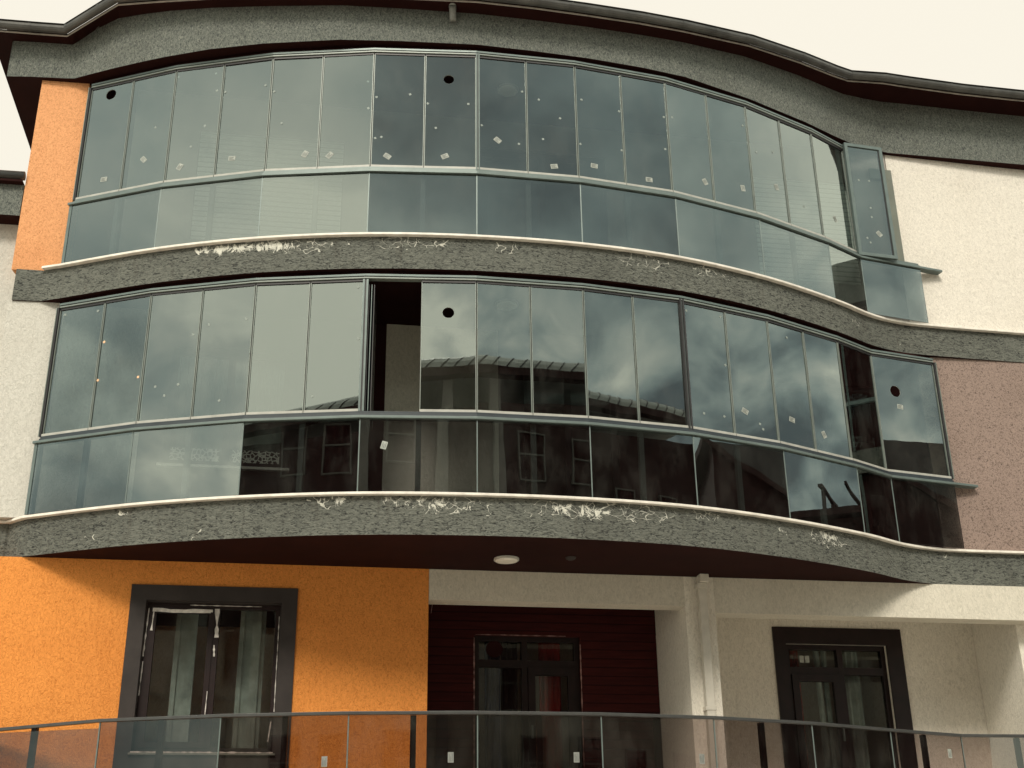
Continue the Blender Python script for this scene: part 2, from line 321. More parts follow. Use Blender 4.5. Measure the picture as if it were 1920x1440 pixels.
def thing(name, label, cat, loc=(0, 0, 0), group=None):
    o = bpy.data.objects.new(name, None); COL.objects.link(o); o.location = loc; o.empty_display_size = 0.3
    o['label'] = label; o['category'] = cat
    if group: o['group'] = group
    return o
def tag(o, label, cat, group=None):
    o['label'] = label; o['category'] = cat
    if group: o['group'] = group
    return o
def offset(line, d):
    Q = [Vector(p[:2]) for p in line]; out = []
    for i in range(len(Q)):
        a = (Q[i] - Q[i - 1]) if i else (Q[1] - Q[0]); b = (Q[i + 1] - Q[i]) if i < len(Q) - 1 else a
        na = Vector((-a.y, a.x)).normalized(); nb = Vector((-b.y, b.x)).normalized(); m_ = (na + nb).normalized()
        out.append(Q[i] + m_ * (d / m_.dot(na)))
    return out

# ------------------------------------------------------------------ plan of the facade
SL = 0.172                                    # slope of the flat wall line in plan
def WY(x, c=13.58): return c + SL * x
WT = Vector((1, SL)).normalized(); WN = Vector((-WT.y, WT.x))
def U(u, off=0.0, c=13.58): return Vector((0, c)) + WT * u + WN * off      # point on the wall line at distance u
# railing line: the corner points of the glazed balcony, left end to right end
RAIL = [(-5.17, 12.635), (-4.029, 12.285), (-2.812, 12.069), (-1.587, 12.003), (-0.370, 12.085), (0.820, 12.298), (1.961, 12.643), (3.049, 13.162), (4.035, 13.794), (4.550, 14.202), (5.425, 14.522)]
def smooth_line(pts, k=4):
    out = []
    n = len(pts)
    for i in range(n - 1):
        p0, p1, p2, p3 = (Vector(pts[max(i - 1, 0)]), Vector(pts[i]), Vector(pts[i + 1]), Vector(pts[min(i + 2, n - 1)]))
        for j in range(k):
            t_ = j / k
            out.append(0.5 * ((2 * p1) + (-p0 + p2) * t_ + (2 * p0 - 5 * p1 + 4 * p2 - p3) * t_ ** 2 + (-p0 + 3 * p1 - 3 * p2 + p3) * t_ ** 3))
    out.append(Vector(pts[-1])); return out
EDGE2 = [(-5.42, 12.705)] + smooth_line([(-5.20, 12.650), (-3.97, 12.290), (-2.8, 12.085), (-1.585, 12.02), (-0.38, 12.105), (0.82, 12.315), (1.955, 12.66), (3.05, 13.185), (4.0, 13.80), (4.55, 14.225), (4.95, 14.44), (5.44, 14.585), (6.8, 14.865)], 5) + [(9.5, 15.40)]
EDGE1 = [(-5.44, 12.86)] + smooth_line([(-5.20, 12.690), (-3.97, 12.305), (-2.8, 12.095), (-1.585, 12.02), (-0.38, 12.110), (0.82, 12.320), (1.955, 12.655), (3.05, 13.185), (4.0, 13.78), (4.55, 14.220), (4.95, 14.43), (5.38, 14.565), (6.2, 14.70)], 5) + [(9.5, 15.30)]
EDGE2 = [tuple(p) for p in EDGE2]; EDGE1 = [tuple(p) for p in EDGE1]
# roof fascia: plan and height of its top edge, and the gutter's own line
FAS = [(-6.198, 12.581, 10.064), (-5.893, 12.596, 10.05), (-5.46, 12.640, 10.04), (-5.376, 12.642, 10.11), (-5.151, 12.561, 10.22), (-4.864, 12.461, 10.293), (-4.497, 12.345, 10.26), (-4.15, 12.245, 10.22), (-3.585, 12.112, 10.147), (-2.912, 12.018, 10.082), (-1.997, 11.965, 10.035), (-1.294, 12.005, 10.01), (-0.374, 12.09, 9.985), (0.32, 12.227, 9.99), (0.982, 12.379, 10.0), (1.661, 12.575, 10.025), (2.218, 12.775, 10.06), (3.10, 13.25, 10.19), (3.941, 13.785, 10.27), (4.40, 14.115, 10.31), (4.66, 14.29, 10.33), (4.95, 14.43, 10.36), (5.237, 14.538, 10.375), (5.631, 14.606, 10.373), (6.427, 14.743, 10.36), (7.237, 14.883, 10.352), (9.5, 15.27, 10.35)]
GUT = [(-6.40, 12.36, 10.061), (-5.834, 12.432, 10.05), (-5.473, 12.467, 10.04), (-4.79, 12.204, 10.293), (-4.236, 12.083, 10.231), (-3.546, 11.94, 10.147), (-2.88, 11.847, 10.082), (-1.976, 11.80, 10.035), (-1.278, 11.82, 10.01), (-0.367, 11.87, 9.985), (0.318, 12.002, 9.99), (0.97, 12.16, 10.0), (1.641, 12.36, 10.03), (2.191, 12.55, 10.055), (3.11, 13.03, 10.195), (3.883, 13.50, 10.275), (4.405, 13.85, 10.32), (4.646, 13.995, 10.34), (5.154, 14.10, 10.37), (5.533, 14.20, 10.373), (6.311, 14.36, 10.358), (7.1, 14.50, 10.352), (9.5, 14.92, 10.35)]

# ------------------------------------------------------------------ street
mb = MB(); mb.poly([(-300, -300, -1.6), (300, -300, -1.6), (300, 300, -1.6), (-300, 300, -1.6)], M['asphalt']); o = mb.build('street'); o['kind'] = 'structure'
mb = MB(); mb.prism([(-30, 6.5), (30, 6.5), (30, 30), (-30, 30)], -1.596, -1.46, M['paving']); o = mb.build('pavement'); o['kind'] = 'structure'
mb = MB(); mb.prism([(-30, -7.95), (40, -7.95), (40, -5.5), (-30, -5.5)], -1.596, -1.46, M['paving']); o = mb.build('far_pavement'); o['kind'] = 'structure'

# ------------------------------------------------------------------ the apartment building
B = thing('apartment_building', 'three storey apartment block with curved grey roof fascia, orange and white stucco', 'building', (0, 15.0, -1.6))
RW = [tuple(U(12))[0], tuple(U(12))[1]]
def back(x): return (x, 21.0)
# slabs --------------------------------------------------------------
def slab(name, edge, z0, z1, mat, xl, left=None):
    mb = MB(); pts = list(edge)
    if left: pts = left + pts
    plan = [tuple(p) for p in pts] + [(9.5, 19.0), (pts[0][0], 19.0)]
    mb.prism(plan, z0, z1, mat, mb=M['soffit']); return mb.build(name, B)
slab('balcony_slab', EDGE2, 6.475, 6.872, M['slab2'], 0, [(-5.72, 12.655)])
slab('balcony_slab', EDGE1, 3.455, 3.862, M['slab1'], 0, [(-9.5, 12.15), (-5.46, 12.845)])
for edge, z in ((EDGE2, 6.874), (EDGE1, 3.864)):
    mb = MB(); mb.sweep(edge, -0.055, 0.14, z, z + 0.028, M['trimstone']); mb.build('stone_coping', B, bevel=0.004)
# left end of the lower coping, in front of the white wall
mb = MB(); mb.sweep([(-9.5, 12.15), (-5.46, 12.845)], -0.03, 0.14, 3.864, 3.892, M['trimstone']); mb.build('stone_coping', B)
# roof fascia ----------------------------------------------------------
mb = MB()
plan = [(p[0], p[1]) for p in FAS]; n = len(plan); b0 = len(mb.v)
k = mb.mat(M['fascia'])
for (x, y, z) in FAS: mb.v += [(x, y, 9.53), (x, y, z + 0.003)]
for i in range(n - 1): mb.f.append((2 * i, 2 * i + 2, 2 * i + 3, 2 * i + 1)); mb.mi.append(k)
# left side of the fascia going back
mb.poly([(-6.75, 15.9, 9.53), (-6.196, 12.577, 9.53), (-6.196, 12.577, 10.06), (-6.75, 15.9, 10.06)], M['fascia'])
mb.poly([(9.5, 15.27, 9.53), (9.5, 19, 9.53), (9.5, 19, 10.35), (9.5, 15.27, 10.35)], M['fascia'])
mb.poly(list(reversed([(p[0], p[1], 9.53) for p in FAS] + [(9.5, 19.0, 9.53), (-6.9, 19.0, 9.53), (-6.75, 15.9, 9.53)])), M['soffit'])
mb.build('roof_fascia', B)
# eave soffit between fascia top and gutter, plus roof surface ----------
mb = MB()
fi = [Vector(p) for p in FAS]; gi = [Vector(p) for p in GUT]
def at_x(line, x):
    for a, b in zip(line[:-1], line[1:]):
        if a.x <= x <= b.x: t_ = (x - a.x) / (b.x - a.x); return a.lerp(b, t_)
    return line[0] if x < line[0].x else line[-1]
ts = [i / 60 for i in range(61)]
def along(line, t_):
    L_ = [0]; 
    for a, b in zip(line[:-1], line[1:]): L_.append(L_[-1] + (b - a).length)
    s_ = t_ * L_[-1]
    for i in range(len(line) - 1):
        if s_ <= L_[i + 1] + 1e-9: return line[i].lerp(line[i + 1], (s_ - L_[i]) / (L_[i + 1] - L_[i]))
    return line[-1]
xs = sorted(set([p.x for p in fi] + [p.x for p in gi if p.x >= -6.19]))
for x0, x1 in zip(xs[:-1], xs[1:]):
    a, b = at_x(fi, x0), at_x(fi, x1); c, d = at_x(gi, x0), at_x(gi, x1)
    z = Vector((0, 0, 0.004))
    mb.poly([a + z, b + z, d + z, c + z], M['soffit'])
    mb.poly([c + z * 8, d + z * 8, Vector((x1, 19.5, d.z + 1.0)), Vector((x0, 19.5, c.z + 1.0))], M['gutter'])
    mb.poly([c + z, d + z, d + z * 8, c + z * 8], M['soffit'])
mb.poly([(-6.40, 12.36, 10.06), (-6.19, 12.40, 10.06), (-6.19, 12.6, 10.06), (-6.75, 15.9, 10.06), (-7.0, 15.9, 10.06)], M['soffit'])
mb.poly([(-6.40, 12.36, 10.09), (-6.19, 12.40, 10.09), (-6.19, 19.5, 11.0), (-7.6, 19.5, 11.0)], M['gutter'])
mb.build('roof', B)
# gutter ----------------------------------------------------------------
mb = MB(); prof = []
for j in range(9):
    t_ = math.pi * j / 8; prof.append((-0.055 - 0.055 * math.cos(t_), -0.075 * math.sin(t_)))
prof += [(0.0, 0.03), (-0.11, 0.03)][::-1]
g2 = [(p.x, p.y) for p in gi]; rings = []
for (o_, dz) in prof: rings.append(offset(g2, o_ - 0.0))
bb = len(mb.v)
for i in range(len(gi)):
    for j, (o_, dz) in enumerate(prof): v = rings[j][i]; mb.v.append((v.x, v.y, gi[i].z + dz + 0.07))
np_ = len(prof)
kk = mb.mat(M['gutter'])
for i in range(len(gi) - 1):
    for j in range(np_ - 1): mb.f.append((bb + i * np_ + j, bb + (i + 1) * np_ + j, bb + (i + 1) * np_ + j + 1, bb + i * np_ + j + 1)); mb.mi.append(kk)
mb.f.append(tuple(bb + j for j in range(np_))); mb.mi.append(kk)
# joint sleeves
for i in range(1, 34):
    p = along(gi, i / 34); q = along(gi, i / 34 + 0.002); d = (q - p).normalized(); n_ = Vector((d.y, -d.x, 0)).normalized()
    ring0, ring1 = [], []
    for (o_, dz) in prof[:9]:
        w = p + n_ * (-o_ * 1.04) + Vector((0, 0, dz * 1.06 + 0.07)); ring0.append(w - d * 0.018); ring1.append(w + d * 0.018)
    for j in range(8): mb.poly([ring0[j], ring1[j], ring1[j + 1], ring0[j + 1]], M['gutter'])
mb.build('gutter', B, smooth=False)
mb = MB(); mb.sweep([(p.x, p.y) for p in gi], -0.012, 0.004, [p.z - 0.012 for p in gi], [p.z + 0.002 for p in gi], M['gutter_line']); mb.build('eave_strip', B)
# ridge tile peeping over the left eave
mb = MB(); rp = []
for j in range(9):
    t_ = math.pi * j / 8; rp.append((0.10 * math.cos(t_), 0.12 * math.sin(t_)))
b_ = len(mb.v)
for (yy, zz, xx) in ((12.55, 10.12, -6.10), (13.5, 10.30, -5.62)):
    for (a, h) in rp: mb.v.append((xx + a, yy, zz + h))
for j in range(8): mb.f.append((b_ + j, b_ + j + 1, b_ + 10 + j, b_ + 9 + j)); mb.mi.append(mb.mat(M['pvcgrey']))
o = mb.build('ridge_tile', B, smooth=True); sm = o.modifiers.new('solid', 'SOLIDIFY'); sm.thickness = 0.02

# walls ------------------------------------------------------------------
def wall_box(name, A, Bp, z0, z1, m, depth=0.25, parent=B):
    mb = MB(); mb.bar(A, Bp, 0, depth, z0, z1, m); return mb.build(name, parent)
WLc = 12.66 + 5.8 * SL - 0.0                         # left walls sit slightly forward of the main line
def WLp(x): return (x, 12.665 + (x + 5.8) * 0.15)
mb = MB(); mb.prism([WLp(-5.785), WLp(-5.225), (-5.225, 15.6), (-5.785, 15.6)], 6.874, 9.528, M['orange_light']); mb.build('orange_column_wall', B)
mb = MB(); mb.prism([WLp(-5.76), WLp(-5.20), (-5.20, 13.4), (-5.76, 13.4)], 3.9, 6.473, M['white_shaded']); mb.build('left_white_wall', B)
mb = MB(); mb.prism([(5.2, 14.585), (5.44, 14.640), (6.8, 14.925), (9.5, 15.46), (9.5, 15.9), (5.2, 15.1)], 6.912, 9.528, M['white']); mb.build('upper_white_wall', B)
mb = MB(); mb.prism([(5.2, 14.575), (5.44, 14.630), (6.2, 14.765), (9.5, 15.36), (9.5, 15.9), (5.2, 15.1)], 3.903, 6.473, M['mauve']); mb.build('mauve_wall', B)
# the wall behind both glazed balconies with its window and door openings
def wall_with_holes(name, u0, u1, z0, z1, holes, m, off=0.0, c=13.58, depth=0.22):
    """holes: (ua, ub, za, zb), cut as real openings by tiling the wall round them"""
    us = sorted(set([u0, u1] + [h[0] for h in holes] + [h[1] for h in holes]))
    zs = sorted(set([z0, z1] + [h[2] for h in holes] + [h[3] for h in holes])); mb = MB()
    def solid(a, b): return not any(h[0] <= a < h[1] and h[2] <= b < h[3] for h in holes)
    def P(u, z, o_): v = U(u, off + o_, c); return (v.x, v.y, z)
    for i in range(len(us) - 1):
        for j in range(len(zs) - 1):
            a, b, z_, w = us[i], us[i + 1], zs[j], zs[j + 1]
            if not solid(a, z_): continue
            mb.poly([P(a, z_, 0), P(b, z_, 0), P(b, w, 0), P(a, w, 0)], m)
            mb.poly([P(b, z_, depth), P(a, z_, depth), P(a, w, depth), P(b, w, depth)], m)
            if i == 0 or not solid(us[i - 1], z_): mb.poly([P(a, z_, depth), P(a, z_, 0), P(a, w, 0), P(a, w, depth)], m)
            if i == len(us) - 2 or not solid(us[i + 1], z_): mb.poly([P(b, z_, 0), P(b, z_, depth), P(b, w, depth), P(b, w, 0)], m)
            if j == 0 or not solid(a, zs[j - 1]): mb.poly([P(a, z_, depth), P(b, z_, depth), P(b, z_, 0), P(a, z_, 0)], m)
            if j == len(zs) - 2 or not solid(a, zs[j + 1]): mb.poly([P(a, w, 0), P(b, w, 0), P(b, w, depth), P(a, w, depth)], m)
    return mb.build(name, B)
wall_with_holes('balcony_back_wall', -5.22, -4.702, 6.91, 9.526, [], M['dark'], 0.1)  # near-black wall colour stands in for the dark balcony corner
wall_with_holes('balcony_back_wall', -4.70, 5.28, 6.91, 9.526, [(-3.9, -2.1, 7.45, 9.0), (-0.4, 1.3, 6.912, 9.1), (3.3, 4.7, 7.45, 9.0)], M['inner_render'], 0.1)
wall_with_holes('balcony_back_wall', -5.22, -1.5, 3.90, 6.472, [(-3.95, -2.6, 4.58, 6.02)], M['brown'], 0.1)
wall_with_holes('balcony_back_wall', -1.5, -0.15, 3.90, 6.472, [], M['beam'], 0.1)
wall_with_holes('balcony_back_wall', -0.148, 5.28, 3.90, 6.472, [(0.1, 1.3, 3.902, 6.1), (3.3, 4.7, 4.5, 6.0)], M['dark'], 0.1)  # near-black here too, the interior's shade carried by the wall colour
mb = MB(); mb.bar(U(-5.22, 0.094), U(-4.23, 0.094), 0, 0.006, 3.9, 6.472, M['offwhite']); mb.build('wall_render', B)
mb = MB(); mb.bar(U(-2.38, 0.094), U(-1.502, 0.094), 0, 0.006, 3.9, 6.472, M['dark']); mb.build('wall_render', B)
# dark rooms behind the openings (back, floor and ceiling of each storey)
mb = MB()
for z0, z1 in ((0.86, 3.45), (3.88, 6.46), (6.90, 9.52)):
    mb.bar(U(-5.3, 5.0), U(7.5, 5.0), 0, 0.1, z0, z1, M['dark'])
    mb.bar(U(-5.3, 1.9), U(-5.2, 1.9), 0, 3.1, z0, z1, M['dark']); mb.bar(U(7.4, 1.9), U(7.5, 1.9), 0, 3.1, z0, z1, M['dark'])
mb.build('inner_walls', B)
# ground storey
wall_with_holes('orange_wall', -10.0, -0.96, -1.6, 3.453, [(-3.955, -2.535, 1.47, 3.03)], M['orange'], 0.0, depth=0.3)
# beam and column frame of the two porches
mb = MB()
def ub(mb, u0, u1, o0, o1, z0, z1, m, c=13.58):
    p = [U(u0, o0, c), U(u1, o0, c), U(u1, o1, c), U(u0, o1, c)]; mb.prism([tuple(q) for q in p], z0, z1, m)
ub(mb, -0.957, 1.96, 0.004, 0.25, 3.115, 3.453, M['beam'])
ub(mb, 2.31, 9.5, 0.004, 0.25, 3.045, 3.453, M['beam'])
ub(mb, 1.96, 2.31, 0.004, 1.25, -1.6, 3.453, M['offwhite'])
ub(mb, 6.15, 9.5, 0.252, 1.52, 0.87, 3.376, M['offwhite'])
mb.build('porch_frame', B)
ub_ = MB(); ub(ub_, -0.957, 1.957, 0.253, 1.25, 3.38, 3.452, M['soffit']); ub(ub_, 2.313, 9.5, 0.253, 1.25, 3.38, 3.452, M['offwhite']); ub_.build('porch_ceiling', B)
wall_with_holes('clad_wall', -0.95, 1.957, 0.87, 3.378, [(-0.28, 1.00, 0.872, 2.99)], M['cladding'], 1.252)
ub_ = MB(); ub(ub_, -1.2, -0.958, 0.303, 1.9, 0.87, 3.378, M['cladding']); ub_.build('clad_wall', B)
wall_with_holes('porch_back_wall', 2.313, 6.148, 0.87, 3.378, [(3.61, 4.94, 0.872, 2.97)], M['offwhite'], 1.252)
# terrace floor and its plinth, following the railing curve
TER = [(-9.5, 13.2), (-5.25, 12.80)] + [p for p in RAIL[1:9]] + [(4.985, 14.359), (6.4, 14.53), (9.5, 14.9)]
TER = [(-9.3, 13.3), (-5.30, 12.93)] + RAIL[1:9] + [(4.985, 14.359), (6.4, 14.53), (9.5, 14.9)]
mb = MB(); mb.prism(TER + [(9.5, 17), (-9.3, 15)], 0.60, 0.86, M['slab1'], mb=M['soffit']); mb.build('terrace_slab', B)
mb = MB(); mb.poly([(p[0], p[1] + 0.03, 0.864) for p in TER[1:-1]] + [(6.4, 16.9, 0.864), (-5.3, 15.4, 0.864)], M['floor_tile']); mb.build('terrace_floor', B)
mb = MB(); mb.prism([(p[0], p[1] + 0.5) for p in TER] + [(9.5, 17), (-9.3, 15)], -1.6, 0.598, M['offwhite']); mb.build('plinth_wall', B)
mb = MB(); mb.prism([(-5.9, 16), (9.5, 18.5), (9.5, 19.5), (-6.9, 19.5)], -1.6, 10.0, M['offwhite']); mb.build('rear_wall', B)

# windows and doors of the building ------------------------------------------
def pane_uz(parent, u0, u1, z0, z1, off, name='pane', m=None, hole=None):
    mb = MB(); ub(mb, u0, u1, off, off + 0.01, z0, z1, m or M['glass_window']); return mb.build(name, parent)
def frame_uz(mb, u0, u1, z0, z1, w, off, d, m):
    ub(mb, u0, u0 + w, off, off + d, z0, z1, m); ub(mb, u1 - w, u1, off, off + d, z0, z1, m)
    ub(mb, u0 + w, u1 - w, off, off + d, z1 - w, z1, m); ub(mb, u0 + w, u1 - w, off, off + d, z0, z0 + w, m)
def part(name, fn, parent=B, **k):
    mb = MB(); fn(mb); return mb.build(name, parent, **k)
# ground floor left window with wide surround
w = part('window', lambda mb: (frame_uz(mb, -3.953, -2.537, 1.472, 3.028, 0.06, 0.07, 0.07, M['frame']), ub(mb, -3.24, -3.18, 0.065, 0.14, 1.532, 2.968, M['frame']), frame_uz(mb, -3.893, -3.24, 1.532, 2.968, 0.055, 0.055, 0.06, M['frame'])))
pane_uz(w, -3.838, -3.295, 1.587, 2.913, 0.085); pane_uz(w, -3.18, -2.597, 1.532, 2.968, 0.10)
part('reveal', lambda mb: frame_uz(mb, -3.954, -2.536, 1.471, 3.029, 0.014, 0.009, 0.055, M['brown']), w)
part('surround', lambda mb: frame_uz(mb, -4.11, -2.375, 1.30, 3.19, 0.163, -0.022, 0.03, M['brown']), w)
part('sill', lambda mb: (ub(mb, -3.97, -2.52, -0.05, 0.07, 1.452, 1.471, M['greytrim'])), w)
mb = MB()                                                             # torn strips of protective film
def strip(u0, z0, u1, z1, w0, off, n=9, seed=1, m=None):
    rr = random.Random(seed); L_ = []
    for i in range(n + 1):
        t_ = i / n; uu = u0 + (u1 - u0) * t_; zz = z0 + (z1 - z0) * t_
        du, dz = (z1 - z0), -(u1 - u0); l = math.hypot(du, dz); a = w0 * (0.15 + 0.85 * rr.random()) / 2
        L_.append(((uu + du / l * a, zz + dz / l * a), (uu - du / l * a, zz - dz / l * a)))
    for i in range(n):
        q = [L_[i][0], L_[i + 1][0], L_[i + 1][1], L_[i][1]]
        for o_ in (0,):
            P_ = [U(a, off) for a, _ in q]; pts = [(p.x, p.y, z) for p, (_, z) in zip(P_, q)]
            mb.poly(pts, m or M['film'])
for a_ in ((-3.86, 2.93, -3.28, 2.93, 0.05, 0.052, 3, 21), (-3.88, 2.94, -3.26, 2.94, 0.04, 0.0525, 6, 2), (-3.92, 2.96, -3.935, 2.45, 0.022, 0.066, 12, 3), (-3.865, 2.96, -3.875, 2.72, 0.03, 0.054, 6, 4), (-3.93, 2.4, -3.935, 2.05, 0.014, 0.066, 9, 5), (-3.215, 2.965, -3.20, 2.66, 0.06, 0.062, 7, 6), (-3.22, 2.58, -3.21, 2.46, 0.035, 0.062, 5, 7), (-3.5, 3.0, -2.75, 3.0, 0.014, 0.066, 16, 8), (-2.56, 2.9, -2.555, 1.9, 0.012, 0.066, 26, 9), (-3.25, 2.1, -3.255, 1.85, 0.012, 0.054, 7, 10), (-2.58, 1.8, -2.60, 1.6, 0.02, 0.066, 7, 11), (-3.95, 1.475, -2.54, 1.475, 0.02, -0.052, 40, 12)):
    mb = MB(); strip(*a_); mb.build('protective_film', w)
part('curtain_and_reflection', lambda mb: [ub(mb, a, a + 0.05, 0.40 + 0.03 * math.sin(i * 1.3), 0.42 + 0.03 * math.sin(i * 1.3), 1.45, 3.05, M['curtain_and_reflection']) for i, a in enumerate([-3.66 + 0.045 * i for i in range(5)] + [-2.98 + 0.045 * i for i in range(6)])], w)  # pale folds added to stand in for reflections on the panes

def door(u0, u1, um, zt, ztr, off, leaf_right, surround=None):
    d = part('balcony_door', lambda mb: (frame_uz(mb, u0, u1, 0.88, zt, 0.06, off, 0.08, M['frame']), ub(mb, um - 0.035, um + 0.035, off - 0.004, off + 0.09, 0.94, zt - 0.06, M['frame']),
        ub(mb, u0 + 0.06, um - 0.035, off, off + 0.08, ztr - 0.04, ztr + 0.05, M['frame']), ub(mb, um + 0.035, u1 - 0.06, off, off + 0.08, ztr - 0.04, ztr + 0.05, M['frame'])))
    lf = (um + 0.035, u1 - 0.06) if leaf_right else (u0 + 0.06, um - 0.035); fx = (u0 + 0.06, um - 0.035) if leaf_right else (um + 0.035, u1 - 0.06)
    part('door_leaf', lambda mb: (frame_uz(mb, lf[0] + 0.004, lf[1] - 0.004, 0.945, ztr - 0.044, 0.085, off - 0.02, 0.06, M['frame'])), d)
    pane_uz(d, lf[0] + 0.09, lf[1] - 0.09, 1.03, ztr - 0.13, off + 0.01); pane_uz(d, fx[0], fx[1], 0.94, ztr - 0.04, off + 0.03)
    pane_uz(d, u0 + 0.06, um - 0.035, ztr + 0.05, zt - 0.06, off + 0.03, 'transom_pane'); pane_uz(d, um + 0.035, u1 - 0.06, ztr + 0.05, zt - 0.06, off + 0.03, 'transom_pane')
    part('handle', lambda mb: (ub(mb, (lf[0] + 0.03) if leaf_right else (lf[1] - 0.05), (lf[0] + 0.05) if leaf_right else (lf[1] - 0.03), off - 0.06, off - 0.022, 1.8, 1.95, M['alu'])), d)
    return d
d1 = door(-0.28, 1.00, 0.33, 2.99, 2.66, 1.30, True)
part('disc_on_glass', lambda mb: mb.tube([tuple(U(-0.03, 1.318)) + (2.84,), tuple(U(-0.03, 1.326)) + (2.84,)], 0.10, M['dark'], 28), d1)
for a_ in ((-0.27, 2.995, 0.83, 2.995, 0.016, 1.245, 22, 31, M['foam']), (-0.285, 2.96, -0.285, 1.2, 0.02, 1.245, 60, 32, M['foam']), (1.005, 2.9, 1.005, 1.2, 0.02, 1.245, 60, 33, M['foam'])):
    mb = MB(); strip(*a_); mb.build('mounting_foam', d1)
def cloth(name, u, w_, off, mat, parent, z0=0.9, z1=3.0):
    mb = MB(); n_ = 10
    pts = [U(u + w_ * i / n_, off + 0.03 * math.sin(i * 1.9)) for i in range(n_ + 1)]
    for a, b in zip(pts[:-1], pts[1:]): mb.bar(a, b, 0, 0.01, z0, z1, mat)
    return mb.build(name, parent)
cloth('curtain_and_reflection', -0.12, 0.18, 1.46, M['blue'], d1); cloth('curtain_and_reflection', 0.54, 0.26, 1.46, M['red'], d1); cloth('curtain_and_reflection', 0.10, 0.20, 1.62, M['brown'], d1)
d2 = door(3.61, 4.94, 4.33, 2.965, 2.64, 1.30, False)
part('surround', lambda mb: (ub(mb, 3.455, 3.612, 1.225, 1.251, 0.87, 3.168, M['frame']), ub(mb, 4.938, 5.15, 1.225, 1.251, 0.87, 3.168, M['frame']), ub(mb, 3.612, 4.938, 1.225, 1.251, 2.963, 3.168, M['frame'])), d2)
cloth('curtain_and_reflection', 3.72, 0.12, 1.46, M['red'], d2); cloth('curtain_and_reflection', 4.44, 0.22, 1.50, M['curtain_and_reflection'], d2); cloth('curtain_and_reflection', 4.07, 0.04, 1.46, M['curtain_and_reflection'], d2); cloth('curtain_and_reflection', 4.17, 0.03, 1.46, M['curtain_and_reflection'], d2)  # pale cloths added to stand in for reflections in the door glass
part('sticker', lambda mb: [ub(mb, a, a + 0.055, 1.318, 1.322, 2.745, 2.83, M['sticker']) for a in (3.81, 3.88)], d2)
# windows of the balconies' back wall
def back_window(u0, u1, z0, z1, kind):
    w = part('window', lambda mb: (frame_uz(mb, u0, u1, z0, z1, 0.07, 0.14, 0.07, M['frame']), ub(mb, (u0 + u1) / 2 - 0.04, (u0 + u1) / 2 + 0.04, 0.135, 0.21, z0 + 0.07, z1 - 0.07, M['frame'])))
    um = (u0 + u1) / 2
    if kind == 'shutter': part('shutter', lambda mb: ub(mb, u0 + 0.01, u1 - 0.01, 0.11, 0.13, z0 + 0.01, z1 - 0.01, M['shutter']), w)
    else:
        pane_uz(w, u0 + 0.07, um - 0.04, z0 + 0.07, z1 - 0.07, 0.17); pane_uz(w, um + 0.04, u1 - 0.07, z0 + 0.07, z1 - 0.07, 0.17)
    return w
back_window(-3.9, -2.1, 7.45, 9.0, 'shutter'); back_window(3.3, 4.7, 7.45, 9.0, 'shutter'); back_window(-0.4, 1.3, 6.912, 9.1, 'glass')
bw = back_window(-3.95, -2.6, 4.58, 6.02, 'glass'); back_window(0.1, 1.3, 3.902, 6.1, 'glass'); back_window(3.3, 4.7, 4.5, 6.0, 'glass')
part('curtain_and_reflection', lambda mb: [ub(mb, -3.86 + 0.08 * i, -3.785 + 0.08 * i, 0.30 + 0.02 * (i % 2), 0.32 + 0.02 * (i % 2), 4.82, 5.98, M['curtain_and_reflection']) for i in range(16) if i not in (7, 8)], bw)
part('lace_panel', lambda mb: (ub(mb, -3.88, -3.34, 0.145, 0.16, 4.65, 4.80, M['lace']), ub(mb, -3.20, -2.67, 0.145, 0.16, 4.65, 4.80, M['lace'])), bw)
part('sill', lambda mb: ub(mb, -4.0, -2.55, 0.04, 0.14, 4.545, 4.575, M['trimstone']), bw)
# window surround on the upper white wall, right behind the open casement
def gu(x, y): return (x, y)
mb = MB()
for x0, x1, z0, z1 in ((4.93, 5.245, 9.10, 9.255), (5.10, 5.245, 7.745, 9.10)):
    mb.prism([(x0, 14.487 + 0.0 * x0), (x1, 14.555), (x1, 14.60), (x0, 14.54)], z0, z1, M['greytrim'])
mb.build('side_window_surround', B)

